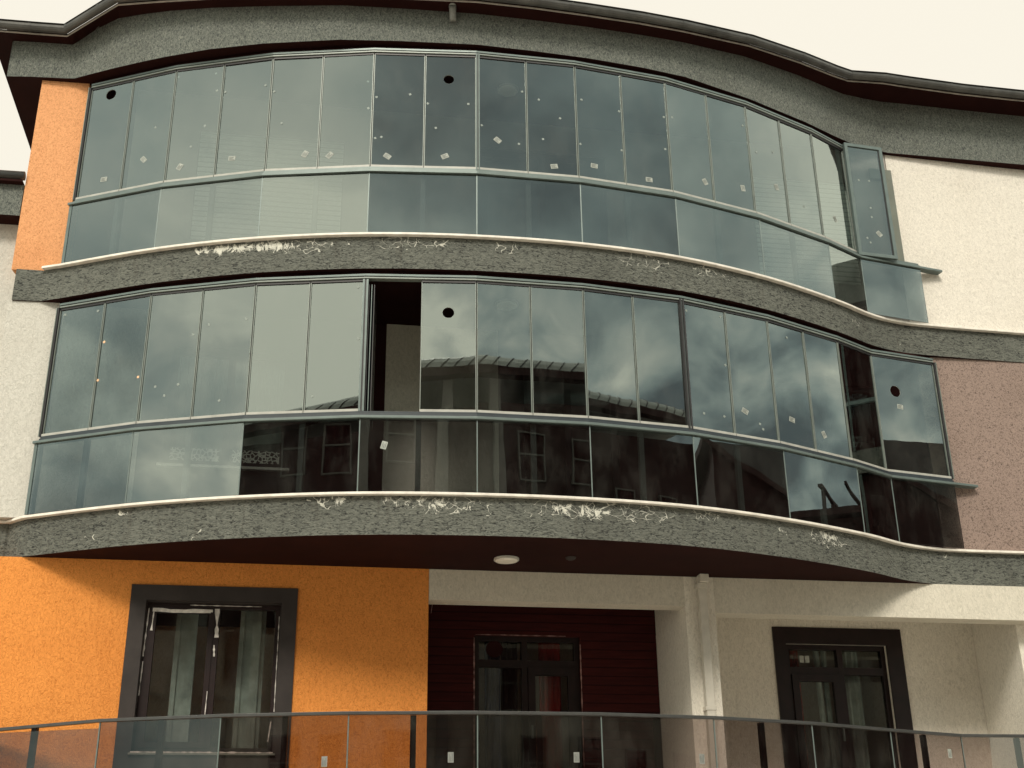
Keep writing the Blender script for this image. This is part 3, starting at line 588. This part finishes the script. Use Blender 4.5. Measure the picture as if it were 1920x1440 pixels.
# ------------------------------------------------------------------ glazed balconies
FR = offset(RAIL, 0.06)                      # sash line
def lerp2(A, Bp, t_): return Vector(A) + (Vector(Bp) - Vector(A)) * t_
def pane_box(A, Bp, z0, z1, th, m, parent, name='pane', hole=None, ang=0.0):
    """glass pane on the plan line A-B; hole = (distance along, z, radius)"""
    a, b = Vector(A), Vector(Bp); d = (b - a); ln = d.length; d.normalize(); n = Vector((-d.y, d.x))
    if ang:                                          # tiny mounting error, so neighbours mirror differently
        dz = math.tan(ang) * ln / 2; a = a + n * dz; b = b - n * dz
    mb = MB(); d = (b - a).normalized(); n = Vector((-d.y, d.x)); lean = random.uniform(-0.0022, 0.0022) * (z1 - z0)
    def P(s, z, o_): q = a + d * s + n * (o_ + lean * (z - z0) / (z1 - z0)); return (q.x, q.y, z)
    if not hole:
        c = [(0, z0), (ln, z0), (ln, z1), (0, z1)]
        mb.poly([P(s, z, 0) for s, z in c], m); mb.poly([P(s, z, th) for s, z in reversed(c)], m)
        for i in range(4):
            (s0, q0), (s1, q1) = c[i], c[(i + 1) % 4]; mb.poly([P(s1, q1, 0), P(s0, q0, 0), P(s0, q0, th), P(s1, q1, th)], M['alu_dark'])
    else:
        hs, hz, hr = hole; K = 32; inn = []; outr = []
        angs = sorted([2 * math.pi * i / K for i in range(K)] + [math.atan2(z - hz, s - hs) % (2 * math.pi) for s in (0, ln) for z in (z0, z1)])
        for t_ in angs:
            cx, sz = math.cos(t_), math.sin(t_); inn.append((hs + hr * cx, hz + hr * sz)); best = 1e9
            if cx > 1e-9: best = min(best, (ln - hs) / cx)
            if cx < -1e-9: best = min(best, -hs / cx)
            if sz > 1e-9: best = min(best, (z1 - hz) / sz)
            if sz < -1e-9: best = min(best, (z0 - hz) / sz)
            outr.append((hs + best * cx, hz + best * sz))
        for i in range(len(angs)):
            j = (i + 1) % len(angs)
            mb.poly([P(*inn[i], 0), P(*outr[i], 0), P(*outr[j], 0), P(*inn[j], 0)], m)
            mb.poly([P(*inn[j], th), P(*outr[j], th), P(*outr[i], th), P(*inn[i], th)], m)
            mb.poly([P(*inn[i], 0), P(*inn[j], 0), P(*inn[j], th), P(*inn[i], th)], M['alu_white'])
    return mb.build(name, parent)
def sticker_mesh(A, Bp, t_, z, ang, w_, h_, mat, off=-0.003, bars=True):
    a, b = Vector(A), Vector(Bp); d = (b - a); ln = d.length; d.normalize(); n = Vector((-d.y, d.x)); mb = MB()
    ca, sa = math.cos(R(ang)), math.sin(R(ang))
    def Q(x, y, o_): X = x * ca - y * sa; Z = x * sa + y * ca; q = a + d * (t_ * ln + X) + n * o_; return (q.x, q.y, z + Z)
    def quad(x0, y0, x1, y1, o0, o1, m):
        c = [(x0, y0), (x1, y0), (x1, y1), (x0, y1)]; mb.poly([Q(x, y, o0) for x, y in c], m); mb.poly([Q(x, y, o1) for x, y in reversed(c)], m)
        for i in range(4): (p, q), (r_, s) = c[i], c[(i + 1) % 4]; mb.poly([Q(r_, s, o0), Q(p, q, o0), Q(p, q, o1), Q(r_, s, o1)], m)
    quad(-w_ / 2, -h_ / 2, w_ / 2, h_ / 2, off, -0.0008, mat)
    if bars:
        for k_, (x0, x1) in enumerate(((-0.38, 0.30), (-0.38, 0.12), (-0.38, 0.36))):
            y = h_ * (0.26 - 0.26 * k_); quad(x0 * w_, y - h_ * 0.045, x1 * w_, y + h_ * 0.045, off - 0.002, off - 0.0002, M['ink'])
    return mb
UL = [(0, 0.29, 8.027, -5), (0, 0.727, 8.197, -50), (1, 0.138, 8.007, 60), (1, 0.66, 8.041, -5), (2, 0.373, 8.021, 60), (2, 0.608, 7.992, 50), (3, 0.156, 7.959, -35), (3, 0.701, 7.977, 25), (4, 0.209, 8.233, -40), (4, 0.763, 7.941, 10), (5, 0.172, 8.011, -5), (5, 0.755, 7.937, 0), (6, 0.406, 8.081, -60), (6, 0.873, 8.132, -80), (7, 0.359, 8.321, -75), (8, 0.455, 8.191, -60), (9, 0.347, 8.097, -50)]
UD = [(0, 0.821, 8.624), (1, 0.351, 8.542), (1, 0.23, 8.271), (1, 0.02, 9.3), (1, 0.414, 9.281), (1, 0.442, 9.028), (1, 0.53, 8.992), (1, 0.939, 9.017), (2, 0.126, 8.462), (2, 0.03, 8.913), (2, 0.946, 8.995), (2, 0.96, 8.616), (3, 0.358, 8.823), (3, 0.034, 8.772), (3, 0.036, 8.201), (3, 0.094, 8.218), (3, 0.53, 8.701), (3, 0.923, 8.709), (3, 0.611, 8.362), (4, 0.053, 8.42), (4, 0.46, 8.95), (4, 0.419, 8.207), (4, 0.626, 8.857), (4, 0.837, 8.619), (4, 0.659, 8.304), (5, 0.065, 8.922), (5, 0.47, 8.846), (5, 0.034, 8.286), (5, 0.475, 8.29), (5, 0.965, 8.873), (6, 0.063, 8.899), (5, 0.955, 8.408), (6, 0.95, 9.079), (7, 0.108, 8.745), (7, 0.362, 8.846), (7, 0.748, 8.183), (9, 0.186, 8.897), (9, 0.357, 8.905), (9, 0.319, 8.483), (9, 0.315, 8.343), (9, 0.193, 8.014), (9, 0.235, 7.95)]
LLb = [(6, 0.641, 5.128, -25), (7, 0.214, 5.14, -10), (7, 0.644, 5.051, -65), (9, 0.366, 5.688, -5)]
LD = [(0, 0.425, 6.258), (0, 0.06, 6.279), (1, 0.13, 5.223), (1, 0.345, 5.225), (1, 0.225, 5.107), (1, 0.44, 5.809), (1, 0.583, 5.909), (1, 0.932, 5.938), (1, 0.741, 4.997), (2, 0.932, 6.27), (2, 0.952, 5.646), (2, 0.566, 4.994), (6, 0.46, 5.659), (6, 0.173, 5.014), (6, 0.398, 5.018), (6, 0.801, 5.002), (6, 0.832, 4.943), (7, 0.264, 6.201), (6, 0.06, 6.257), (6, 0.45, 6.27)]
LO = [(0, 0.539, 5.852), (0, 0.523, 5.39), (0, 0.952, 5.358)]
UH = {(0, 0): (0.241, 9.255, 0.072), (3, 1): (0.734, 9.052, 0.062)}
LH = {(3, 1): (0.749, 5.973, 0.064), (9, 0): (0.325, 5.892, 0.075)}

def glazing(G, z0, labels, dots, corks, holes, missing, framed_return, capmat):
    """z0 = level of the railing top. sashes stand from z0+0.115 to z0+1.64, track above"""
    zt = z0 + (1.700 if framed_return else 1.660)
    line = FR if not framed_return else FR[:10]
    # upper track: outer lip, dark groove, inner lip
    mb = MB()
    mb.sweep(line, -0.030, 0.05, zt + 0.034, zt + 0.058, M['alu']); mb.sweep(line, -0.005, 0.05, zt + 0.024, zt + 0.032, M['alu_dark']); mb.sweep(line, -0.026, 0.05, zt + 0.006, zt + 0.022, M['alu_lip'])
    mb.build('top_track', G)
    # cover strip from the track up to the slab, set back in shade
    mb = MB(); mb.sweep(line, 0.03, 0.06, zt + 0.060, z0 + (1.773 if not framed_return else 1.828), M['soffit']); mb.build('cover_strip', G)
    mb = MB(); mb.sweep(FR, -0.055, 0.055, z0 + 0.03, z0 + 0.062, capmat); mb.sweep(FR, -0.035, 0.05, z0 + 0.063, z0 + 0.095, capmat); mb.build('bottom_track', G, bevel=0.002)
    for i in range(10):
        A, Bp = FR[i], FR[i + 1]
        halves = [(0, 0.0, 0.5), (1, 0.5, 1.0)] if i < 8 else [(0, 0.0, 1.0)]
        if framed_return and i == 9: continue
        for h, t0, t1 in halves:
            if (i, h) in missing: continue
            a, b = lerp2(A, Bp, t0), lerp2(A, Bp, t1); d = (b - a); ln = d.length; d.normalize()
            sash_z0 = z0 + 0.097
            a2, b2 = a + d * 0.004, b - d * 0.004
            mb = MB()
            mb.bar(a2, b2, -0.028, 0.02, sash_z0, sash_z0 + 0.028, M['alu_white'])
            mb.bar(a2, b2, -0.012, 0.02, zt - 0.024, zt + 0.004, M['alu_dark'])
            mb.bar(a2, a2 + d * 0.008, -0.012, 0.014, sash_z0 + 0.03, zt - 0.026, M['alu_lip']); mb.bar(b2 - d * 0.008, b2, -0.012, 0.014, sash_z0 + 0.03, zt - 0.026, M['alu_lip'])
            S = mb.build('sliding_sash', G)
            hole = None
            if (i, h) in holes:
                tt, hz, hr = holes[(i, h)]; hole = ((tt - t0) / (t1 - t0) * ln, hz, hr)
                hole = (hole[0] - 0.015, hole[1], hole[2])
            pane_box(a2 + d * 0.008, b2 - d * 0.008, sash_z0 + 0.03, zt - 0.025, 0.008, M['glass'], S, hole=hole, ang=random.uniform(-0.0035, 0.0035))
            for (si, t_, z, an) in labels:
                if si == i and t0 <= t_ < t1: sticker_mesh(A, Bp, t_, z, an, 0.085, 0.06, M['sticker'], off=-0.003).build('paper_label', S)
            q = [(t_, z, M['sticker_faint']) for (si, t_, z) in dots if si == i and t0 <= t_ < t1] + [(t_, z, M['cork']) for (si, t_, z) in corks if si == i and t0 <= t_ < t1]
            for (t_, z, mm) in q: sticker_mesh(A, Bp, t_, z, random.uniform(0, 90), 0.026, 0.026, mm, off=-0.0025, bars=False).build('spacer_pad', S)
    # dark line and frame at both ends
    for i, (A, Bp) in ((0, (FR[0], FR[1])), (9, (FR[10], FR[9]))):
        if framed_return and i == 9: continue
        a, b = Vector(A), Vector(Bp); d = (b - a).normalized()
        mb = MB(); pts = sorted([a - d * 0.020, a - d * 0.001], key=lambda p: p.x); mb.bar(pts[0], pts[1], -0.03, 0.05, z0 + 0.097, zt + 0.006, M['alu_dark'])
        pts = sorted([a - d * 0.030, a - d * 0.0215], key=lambda p: p.x); mb.bar(pts[0], pts[1], -0.04, 0.05, z0 + 0.097, zt + 0.006, M['alu_lip']); mb.build('end_frame', G)

def railing(G, z0, zb, zdrop=0.0, posts=True, line=RAIL, capw=(-0.03, 0.075), caph=0.03, capm='alu', gm='glass_rail', ext=True, endframe=True, jm='alu', pm='alu_lip'):
    cl = list(line)
    if ext:
        a, b = Vector(line[-2]), Vector(line[-1]); cl = list(line[:-1]) + [tuple(b + (b - a).normalized() * 0.33)]
        a, b = Vector(line[1]), Vector(line[0]); cl = [tuple(b + (b - a).normalized() * 0.05)] + cl[1:]
    mb = MB(); mb.sweep(cl, capw[0], capw[1], [z0 - (zdrop if k_ == 0 else 0) for k_ in range(len(cl))], [z0 + caph - (zdrop if k_ == 0 else 0) for k_ in range(len(cl))], M[capm]); mb.build('handrail', G, bevel=0.003)
    for i in range(len(line) - 1):
        A, Bp = Vector(line[i]), Vector(line[i + 1]); d = (Bp - A).normalized(); g = 0.005
        pane_box(A + d * g, Bp - d * g, zb, z0 - 0.003 - (zdrop if i == 0 else 0), 0.010, M[gm], G, 'glass_panel', ang=random.uniform(-0.003, 0.003))
        if i: 
            mb = MB(); n = Vector((-d.y, d.x)); q = A; mb.prism([tuple(q + Vector((-0.006, -0.004))), tuple(q + Vector((0.006, -0.004))), tuple(q + Vector((0.006, 0.012))), tuple(q + Vector((-0.006, 0.012)))], zb, z0 - 0.002, M[jm]); mb.build('joint_strip', G)
        if posts and (Bp - A).length > 0.7 and not (ext and i > 8):
            m_ = (A + Bp) / 2; mb = MB(); mb.bar(m_ - d * 0.028, m_ + d * 0.028, 0.03, 0.075, zb, z0 - 0.003, M[pm]); mb.build('post', G)
    if endframe:
        a, b = Vector(line[0]), Vector(line[1]); d = (b - a).normalized(); mb = MB(); mb.bar(a - d * 0.035, a + d * 0.002, -0.008, 0.02, zb, z0 - 0.002, M['alu']); mb.build('end_frame', G)

GU = thing('balcony_glazing', 'upper floor glass panes closing the curved balcony, with a framed casement at the right end', 'balcony glazing', (0, 12.2, 7.7), 'curved glazed balconies')
glazing(GU, 7.70, UL, UD, [], UH, set(), True, M['alu'])
GL = thing('balcony_glazing', 'lower floor glass panes closing the curved balcony, one slid away leaving a dark opening', 'balcony glazing', (0, 12.2, 4.7), 'curved glazed balconies')
glazing(GL, 4.70, LLb, LD, LO, LH, {(3, 0)}, False, M['alu_blue'])
# centre post of the upper glazing; parked pane and split posts of the lower one
def post_at(G, i, t_, z0, z1, w_, m1, m2, name='mullion'):
    A, Bp = Vector(FR[i]), Vector(FR[i + 1]); d = (Bp - A).normalized(); p = A + (Bp - A) * t_; mb = MB()
    mb.bar(p - d * w_, p - d * w_ * 0.30, -0.035, 0.0, z0, z1, m1); mb.bar(p - d * w_ * 0.28, p + d * w_ * 0.28, -0.02, 0.0, z0, z1, m2); mb.bar(p + d * w_ * 0.30, p + d * w_, -0.035, 0.0, z0, z1, m1)
    return mb.build(name, G)
post_at(GU, 4, 0.012, 7.70, 9.42, 0.022, M['alu'], M['alu_dark']); post_at(GL, 3, 0.0, 4.797, 6.35, 0.03, M['alu'], M['alu_dark']); post_at(GL, 6, 0.0, 4.70, 6.38, 0.028, M['alu_dark'], M['alu'])
A, Bp = Vector(FR[3]), Vector(FR[4]); d = (Bp - A).normalized(); n = Vector((-d.y, d.x))
mb = MB()
for k_ in range(3): mb.bar(A + d * (0.035 + 0.028 * k_), A + d * (0.043 + 0.028 * k_), 0.02, 0.55, 4.82, 6.31, M['alu_dark'] if k_ != 1 else M['alu'])
mb.build('parked_panes', GL)
# casement of the upper return
A, Bp = Vector(FR[9]), Vector(FR[10]); dd = (Bp - A); d = dd.normalized(); n = Vector((-d.y, d.x))
a = A - n * 0.07 - d * 0.02; d = (d - n * 0.10).normalized(); n = Vector((-d.y, d.x)); b = a + d * 0.56
mb = MB(); zb_, zt_ = 7.74, 9.46; fw_ = 0.045
mb.bar(a, a + d * fw_, -0.02, 0.03, zb_, zt_, M['alu']); mb.bar(b - d * fw_, b, -0.02, 0.03, zb_, zt_, M['alu'])
mb.bar(a + d * fw_, b - d * fw_, -0.02, 0.03, zt_ - fw_, zt_, M['alu']); mb.bar(a + d * fw_, b - d * fw_, -0.02, 0.03, zb_, zb_ + fw_, M['alu'])
mb.bar(b - d * 0.06, b - d * fw_ - d * 0.001, -0.005, 0.02, zb_ + fw_, zt_ - fw_, M['alu_dark'])
cas = mb.build('casement', GU)
pane_box(a + d * fw_, b - d * 0.061, zb_ + fw_, zt_ - fw_, 0.01, M['glass'], cas)
for (si, t_, z, an) in UL:
    if si == 9: sticker_mesh(a, b, 0.62, z, an, 0.085, 0.06, M['sticker'], off=-0.003).build('paper_label', cas)
for (si, t_, z) in UD:
    if si == 9: sticker_mesh(a, b, t_ * 1.6 - 0.02, z, 30, 0.026, 0.026, M['sticker_faint'], off=-0.003, bars=False).build('spacer_pad', cas)

RU = thing('glass_railing', 'upper balcony railing of tinted glass panels below the closed panes', 'railing', (0, 12.2, 6.91), 'curved glass railings')
railing(RU, 7.70, 6.913)
RLo = thing('glass_railing', 'middle railing of tinted glass panels mirroring the dark building opposite', 'railing', (0, 12.2, 3.90), 'curved glass railings')
railing(RLo, 4.70, 3.903)
sticker_mesh(RAIL[3], RAIL[4], 0.211, 4.405, 75, 0.085, 0.06, M['sticker'], off=-0.008).build('paper_label', RLo)
TR = [(-9.3, 13.3), (-5.30, 12.93)] + RAIL[1:9] + [(4.985, 14.359), (6.4, 14.53), (9.5, 14.9)]
TRL = [(-5.45, 12.60)] + RAIL[1:9] + [(4.985, 14.359), (6.35, 14.56), (9.5, 14.95)]
RG = thing('glass_railing', 'ground terrace railing of clear brownish glass with slim dark handrail and posts', 'railing', (0, 12.2, 0.86), 'curved glass railings')
railing(RG, 1.69, 0.88, zdrop=0.055, line=TRL, capw=(-0.022, 0.03), caph=0.03, capm='alu_rail', gm='glass_terrace', ext=False, endframe=False, jm='alu', pm='frame')
for (i, t_, z, mm) in ((3, 0.793, 1.296, 'pvcgrey'), (4, 0.788, 1.301, 'pvcgrey'), (2, 0.826, 1.267, 'pvcgrey'), (5, 0.868, 1.307, 'pvcgrey'), (8, 0.8, 1.50, 'sticker')):
    sticker_mesh(TRL[i], TRL[i + 1], t_, z, 90, 0.095, 0.055, M[mm], off=-0.003).build('paper_label', RG)

# the next curved bay of the facade, just outside the photo on the right, mirrored in the last panes
NB = [(9.45, 15.30), (9.75, 14.2), (10.4, 13.3), (11.6, 12.8), (13.2, 12.7), (15.0, 13.1)]
mb = MB(); mb.prism(NB + [(15, 19), (9.55, 19)], 9.53, 10.35, M['fascia'], mb=M['soffit']); mb.build('roof_fascia', B)
for z0_, z1_, k_ in ((6.475, 6.872, 'slab2'), (3.455, 3.862, 'slab1')):
    mb = MB(); mb.prism(NB + [(15, 19), (9.55, 19)], z0_, z1_, M[k_], mb=M['soffit']); mb.build('balcony_slab', B)
for z0_ in (3.864, 6.874):
    mb = MB(); mb.prism([(p[0] + 0.06, p[1] + 0.06) for p in NB] + [(14.9, 18.9), (9.7, 18.9)], z0_, z0_ + 2.59, M['dark']); mb.build('bay_core', B)
    mb = MB(); mb.sweep(NB, -0.02, 0.05, z0_ + 0.80, z0_ + 0.87, M['alu']); mb.build('bay_rail', B)
    mb = MB()
    for a, b in zip(NB[:-1], NB[1:]):
        for t_ in (0.02, 0.5): q = lerp2(a, b, t_); mb.prism([(q.x - 0.02, q.y - 0.02), (q.x + 0.02, q.y - 0.02), (q.x + 0.02, q.y + 0.02), (q.x - 0.02, q.y + 0.02)], z0_, z0_ + 2.59, M['alu'])
    mb.build('bay_mullions', B)

# ------------------------------------------------------------------ small fixtures
def ceiling_lamp(x, y, z, label):
    mb = MB(); K = 40; r0 = 0.125
    prof_ = [(0.135, 0.0), (0.135, -0.018), (0.128, -0.026)]
    o = thing('ceiling_lamp', label, 'ceiling lamp', (x, y, z), 'round lamps under the slabs')
    for nm, pr, mm in (('lamp_ring', [(0.137, 0.0), (0.137, -0.020), (0.122, -0.024)], M['alu_white']), ('lamp_cover', [(0.1215, -0.012), (0.120, -0.030), (0.085, -0.038), (0.0, -0.040)], M['lamp'])):
        mb = MB(); b_ = 0; kx = mb.mat(mm)
        for (r_, dz) in pr:
            for j in range(K): t_ = 2 * math.pi * j / K; mb.v.append((x + r_ * math.cos(t_), y + r_ * math.sin(t_), z + dz))
        for i in range(len(pr) - 1):
            for j in range(K): j2 = (j + 1) % K; mb.f.append((i * K + j, (i + 1) * K + j, (i + 1) * K + j2, i * K + j2)); mb.mi.append(kx)
        mb.build(nm, o, smooth=True)
    return o
ceiling_lamp(-0.085, 13.016, 3.453, 'round white lamp on the dark soffit above the ground floor entrance')
ceiling_lamp(-0.05, 12.93, 6.473, 'round lamp seen dimly through the lower balcony panes')
ceiling_lamp(-0.005, 12.98, 9.528, 'round lamp seen dimly through the upper balcony panes under the roof')
mb = MB(); mb.tube([(0.607, 13.007, 3.454), (0.607, 13.007, 3.44), (0.607, 13.007, 3.425)], [0.06, 0.055, 0.03], M['brown'], 20); tag(mb.build('smoke_detector', None), 'small brown round detector on the dark soffit right of the lamp', 'detector')
# downpipe
dp = thing('downpipe', 'square cream downpipe with a bent top, running down the white porch column', 'downpipe', tuple(U(2.13, -0.05)) + (-1.6,))
def ubx(mb, u0, u1, o0, o1, z0, z1, m): ub(mb, u0, u1, o0, o1, z0, z1, m)
mb = MB(); ubx(mb, 2.10, 2.195, -0.095, -0.01, -1.6, 3.30, M['pvc']); mb.build('pipe', dp, bevel=0.006)
mb = MB(); p = [U(2.085, -0.11), U(2.20, -0.11), U(2.20, -0.001), U(2.085, -0.001)]
mb.prism([tuple(q) for q in p], 3.30, 3.36, M['pvc']); mb.prism([tuple(U(2.105, -0.16)), tuple(U(2.21, -0.16)), tuple(U(2.21, -0.03)), tuple(U(2.105, -0.03))], 3.362, 3.453, M['pvc']); mb.build('elbow', dp, bevel=0.006)
mb = MB(); ubx(mb, 2.085, 2.21, -0.10, 0.003, 1.95, 1.99, M['pvc']); mb.build('bracket', dp)
# rain outlet below the centre of the gutter
op = thing('outlet_pipe', 'short grey bent outlet pipe hanging under the gutter at the centre of the roof', 'pipe', (-0.655, 12.0, 9.9))
mb = MB(); mb.tube([(-0.655, 11.90, 10.10), (-0.655, 11.915, 10.05), (-0.655, 11.95, 10.0)], [0.036, 0.045, 0.045], M['pvcgrey'], 16); mb.build('socket', op, smooth=True)
mb = MB(); mb.tube([(-0.655, 11.953, 9.998), (-0.655, 12.0, 9.95), (-0.655, 12.03, 9.90), (-0.655, 12.035, 9.84)], [0.046, 0.042, 0.042, 0.042], M['pvcgrey'], 16); mb.build('bend', op, smooth=True)
# a loose wire at the top left of the entrance porch
mb = MB(); pw = U(-0.86, 0.4); mb.tube([(pw.x, pw.y, 3.38), (pw.x - 0.01, pw.y, 3.2), (pw.x - 0.03, pw.y, 3.05)], 0.004, M['foam'], 6)
tag(mb.build('loose_wire'), 'thin pale wire dangling in the dark porch beside the orange wall', 'wire')

# ------------------------------------------------------------------ neighbouring wing on the left
NW = thing('neighbour_wing', 'lower white neighbour wing at the left edge with grey fascia and dark gutter', 'building', (-9, 14, -1.6))
def LP(x, o_=0.0): return (x + 0.148 * -o_, 12.665 + (x + 5.8) * 0.15 + 0.989 * o_)
mb = MB(); mb.prism([LP(-16, 0.25), LP(-5.77, 0.25), (-5.77, 13.4), (-16, 13.4)], 3.9, 7.60, M['white_shaded']); mb.build('wall', NW)
mb = MB(); mb.prism([LP(-16, 0.02), LP(-5.80, 0.02), LP(-5.80, 0.248), LP(-16, 0.248)], 7.602, 8.02, M['fascia'], mb=M['soffit']); mb.build('fascia', NW)
mb = MB(); mb.prism([LP(-16, -0.06), LP(-5.81, -0.06), LP(-5.81, 1.2), LP(-16, 1.2)], 8.022, 8.05, M['soffit']); mb.build('eave_board', NW)
mb = MB(); mb.tube([LP(-16, -0.04) + (8.11,), LP(-5.795, -0.04) + (8.11,)], 0.055, M['gutter'], 14); mb.build('gutter', NW, smooth=True)

# ------------------------------------------------------------------ buildings across the street (behind the camera, mirrored in the glass)
OB = thing('opposite_building', 'dark brown building with curved ribbed roof mirrored in the middle of the lower panes', 'building', (6, -12, -1.6))
YF = -8.0
def rz(x):
    pts = [(-10.5, 12.75), (-8.7, 13.1), (-7, 13.38), (-4, 13.9), (0, 14.42), (1.7, 14.62), (4, 14.8), (8, 14.98), (10, 15.12), (16, 15.68), (18.5, 15.75), (22, 15.8)]
    for a, b in zip(pts[:-1], pts[1:]):
        if a[0] <= x <= b[0]: return a[1] + (b[1] - a[1]) * (x - a[0]) / (b[0] - a[0])
    return pts[0][1] if x < pts[0][0] else pts[-1][1]
def rz(x, f=rz): return f(x) + 0.24
XS = [-10.5 + 0.5 * i for i in range(66)]
mb = MB()
for x0, x1 in zip(XS[:-1], XS[1:]):
    h0, h1 = rz(x0), rz(x1); k_ = 6
    prev = None
    for j in range(k_ + 1):
        t_ = (math.pi / 2) * j / k_; y = YF + 0.45 - 1.4 * (1 - math.cos(t_)); dz = -0.64 + 0.64 * math.sin(t_)
        cur = [(x0, y, h0 + dz), (x1, y, h1 + dz)]
        if prev: mb.poly([prev[0], prev[1], cur[1], cur[0]], M['opp_roof'])
        prev = cur
    mb.poly([prev[0], prev[1], (x1, -18, h1), (x0, -18, h0)], M['opp_roof'])
mb.build('roof', OB)
mb = MB()
for x in [-10.4 + 0.42 * i for i in range(77)]:
    h0 = rz(x); pts = []
    for j in range(7):
        t_ = (math.pi / 2) * j / 6; pts.append((x + 0.75 * j / 6, YF + 0.46 - 1.4 * (1 - math.cos(t_)), h0 - 0.63 + 0.65 * math.sin(t_)))
    mb.tube(pts, 0.021, M['seam'], 5)
mb.build('roof_seams', OB)
mb = MB()
for x0, x1 in zip(XS[:-1], XS[1:]):
    mb.prism([(x0, YF + 0.1), (x0, YF + 0.46), (x1, YF + 0.46), (x1, YF + 0.1)][::-1], [rz(x0) - 0.90, rz(x0) - 0.90, rz(x1) - 0.90, rz(x1) - 0.90][::-1], [rz(x0) - 0.645, rz(x0) - 0.645, rz(x1) - 0.645, rz(x1) - 0.645][::-1], M['opp_wall'])
mb.build('eave_board', OB)
mb = MB(); mb.prism([(-10.5, -18), (22, -18), (22, YF), (-10.5, YF)], 7.0, [12.0, 14.9, 14.9, 12.0], M['opp_wall']); mb.build('wall', OB)
mb = MB(); mb.prism([(-10.5, -18), (22, -18), (22, YF), (-10.5, YF)], -1.6, 6.998, M['opp_lower']); mb.build('lower_wall', OB)
for x in (-9.9, -5.9, -1.4, 0.75, 4.6, 7.0, 11.4, 15.4, 21.0):
    mb = MB(); mb.prism([(x - 0.16, YF), (x + 0.16, YF), (x + 0.16, YF + 0.12), (x - 0.16, YF + 0.12)], -1.6, rz(x) - 0.91, M['opp_pilaster']); mb.build('pilaster', OB)
for z in (2.2, 5.2, 8.2):
    mb = MB(); mb.prism([(-10.5, YF), (22, YF), (22, YF + 0.06), (-10.5, YF + 0.06)], z, z + 0.12, M['opp_pilaster']); mb.build('string_course', OB)
def opp_window(x, z0, z1, w_=0.8):
    mb = MB(); f = 0.045
    for a, b, c, d_ in ((x - w_ / 2, x - w_ / 2 + f, z0, z1), (x + w_ / 2 - f, x + w_ / 2, z0, z1), (x - w_ / 2 + f, x + w_ / 2 - f, z0, z0 + f), (x - w_ / 2 + f, x + w_ / 2 - f, z1 - f, z1), (x - w_ / 2 + f, x + w_ / 2 - f, z0 + (z1 - z0) * 0.55, z0 + (z1 - z0) * 0.55 + f)):
        mb.prism([(a, YF + 0.002), (b, YF + 0.002), (b, YF + 0.07), (a, YF + 0.07)], c, d_, M['opp_trim'])
    W_ = mb.build('window', OB)
    mb = MB(); mb.prism([(x - w_ / 2 + f, YF + 0.012), (x + w_ / 2 - f, YF + 0.012), (x + w_ / 2 - f, YF + 0.03), (x - w_ / 2 + f, YF + 0.03)], z0 + f, z1 - f, M['dark']); mb.build('pane', W_)
for x in (-8.2, -6.9, -3.6, -0.4, 2.2, 3.4, 8.0, 9.65, 13.2, 17.7, 19.5):
    for z0 in (11.15, 8.35 + 0.2, 5.5, 2.6): opp_window(x, z0, z0 + 1.55 - (0.1 if z0 > 11 else 0))
# second building and a small roof frame, far right across the junction
OB2 = thing('corner_house', 'brown house with sloping roof at the junction, mirrored in the right end panes', 'building', (27, -2, -1.6))
mb = MB(); mb.prism([(24, 0.4), (44, -14), (44, 14), (30.2, 12.5), (29.5, 8.3), (26.5, 2.6)], -1.6, [13.8, 13.8, 12.0, 11.6, 11.5, 11.1], M['opp_wall']); mb.build('wall', OB2)
mb = MB(); mb.prism([(23.7, 0.2), (44, -15), (44, 15), (29.8, 12.8), (29.1, 8.5), (26.2, 2.8)], [13.82, 13.82, 12.02, 11.62, 11.52, 11.12], [14.05, 15.0, 13.6, 11.85, 11.75, 11.35], M['opp_wall'], mb=M['seam']); mb.build('roof', OB2)
PG = thing('pergola', 'bare timber pergola frame on the roof of the corner house', 'pergola', (27, 9, 12.4))
for x, y in ((29.9, 8.9), (30.3, 11.4), (31.6, 8.9), (31.9, 11.4)):
    mb = MB(); mb.prism([(x - 0.05, y - 0.05), (x + 0.05, y - 0.05), (x + 0.05, y + 0.05), (x - 0.05, y + 0.05)], 11.6, 12.6, M['opp_wall']); mb.build('post', PG)
for y in (8.9, 9.7, 10.6, 11.4):
    mb = MB(); mb.prism([(29.5, y - 0.05), (32.2, y - 0.05), (32.2, y + 0.05), (29.5, y + 0.05)], 12.6, 12.7, M['opp_wall']); mb.build('beam', PG)
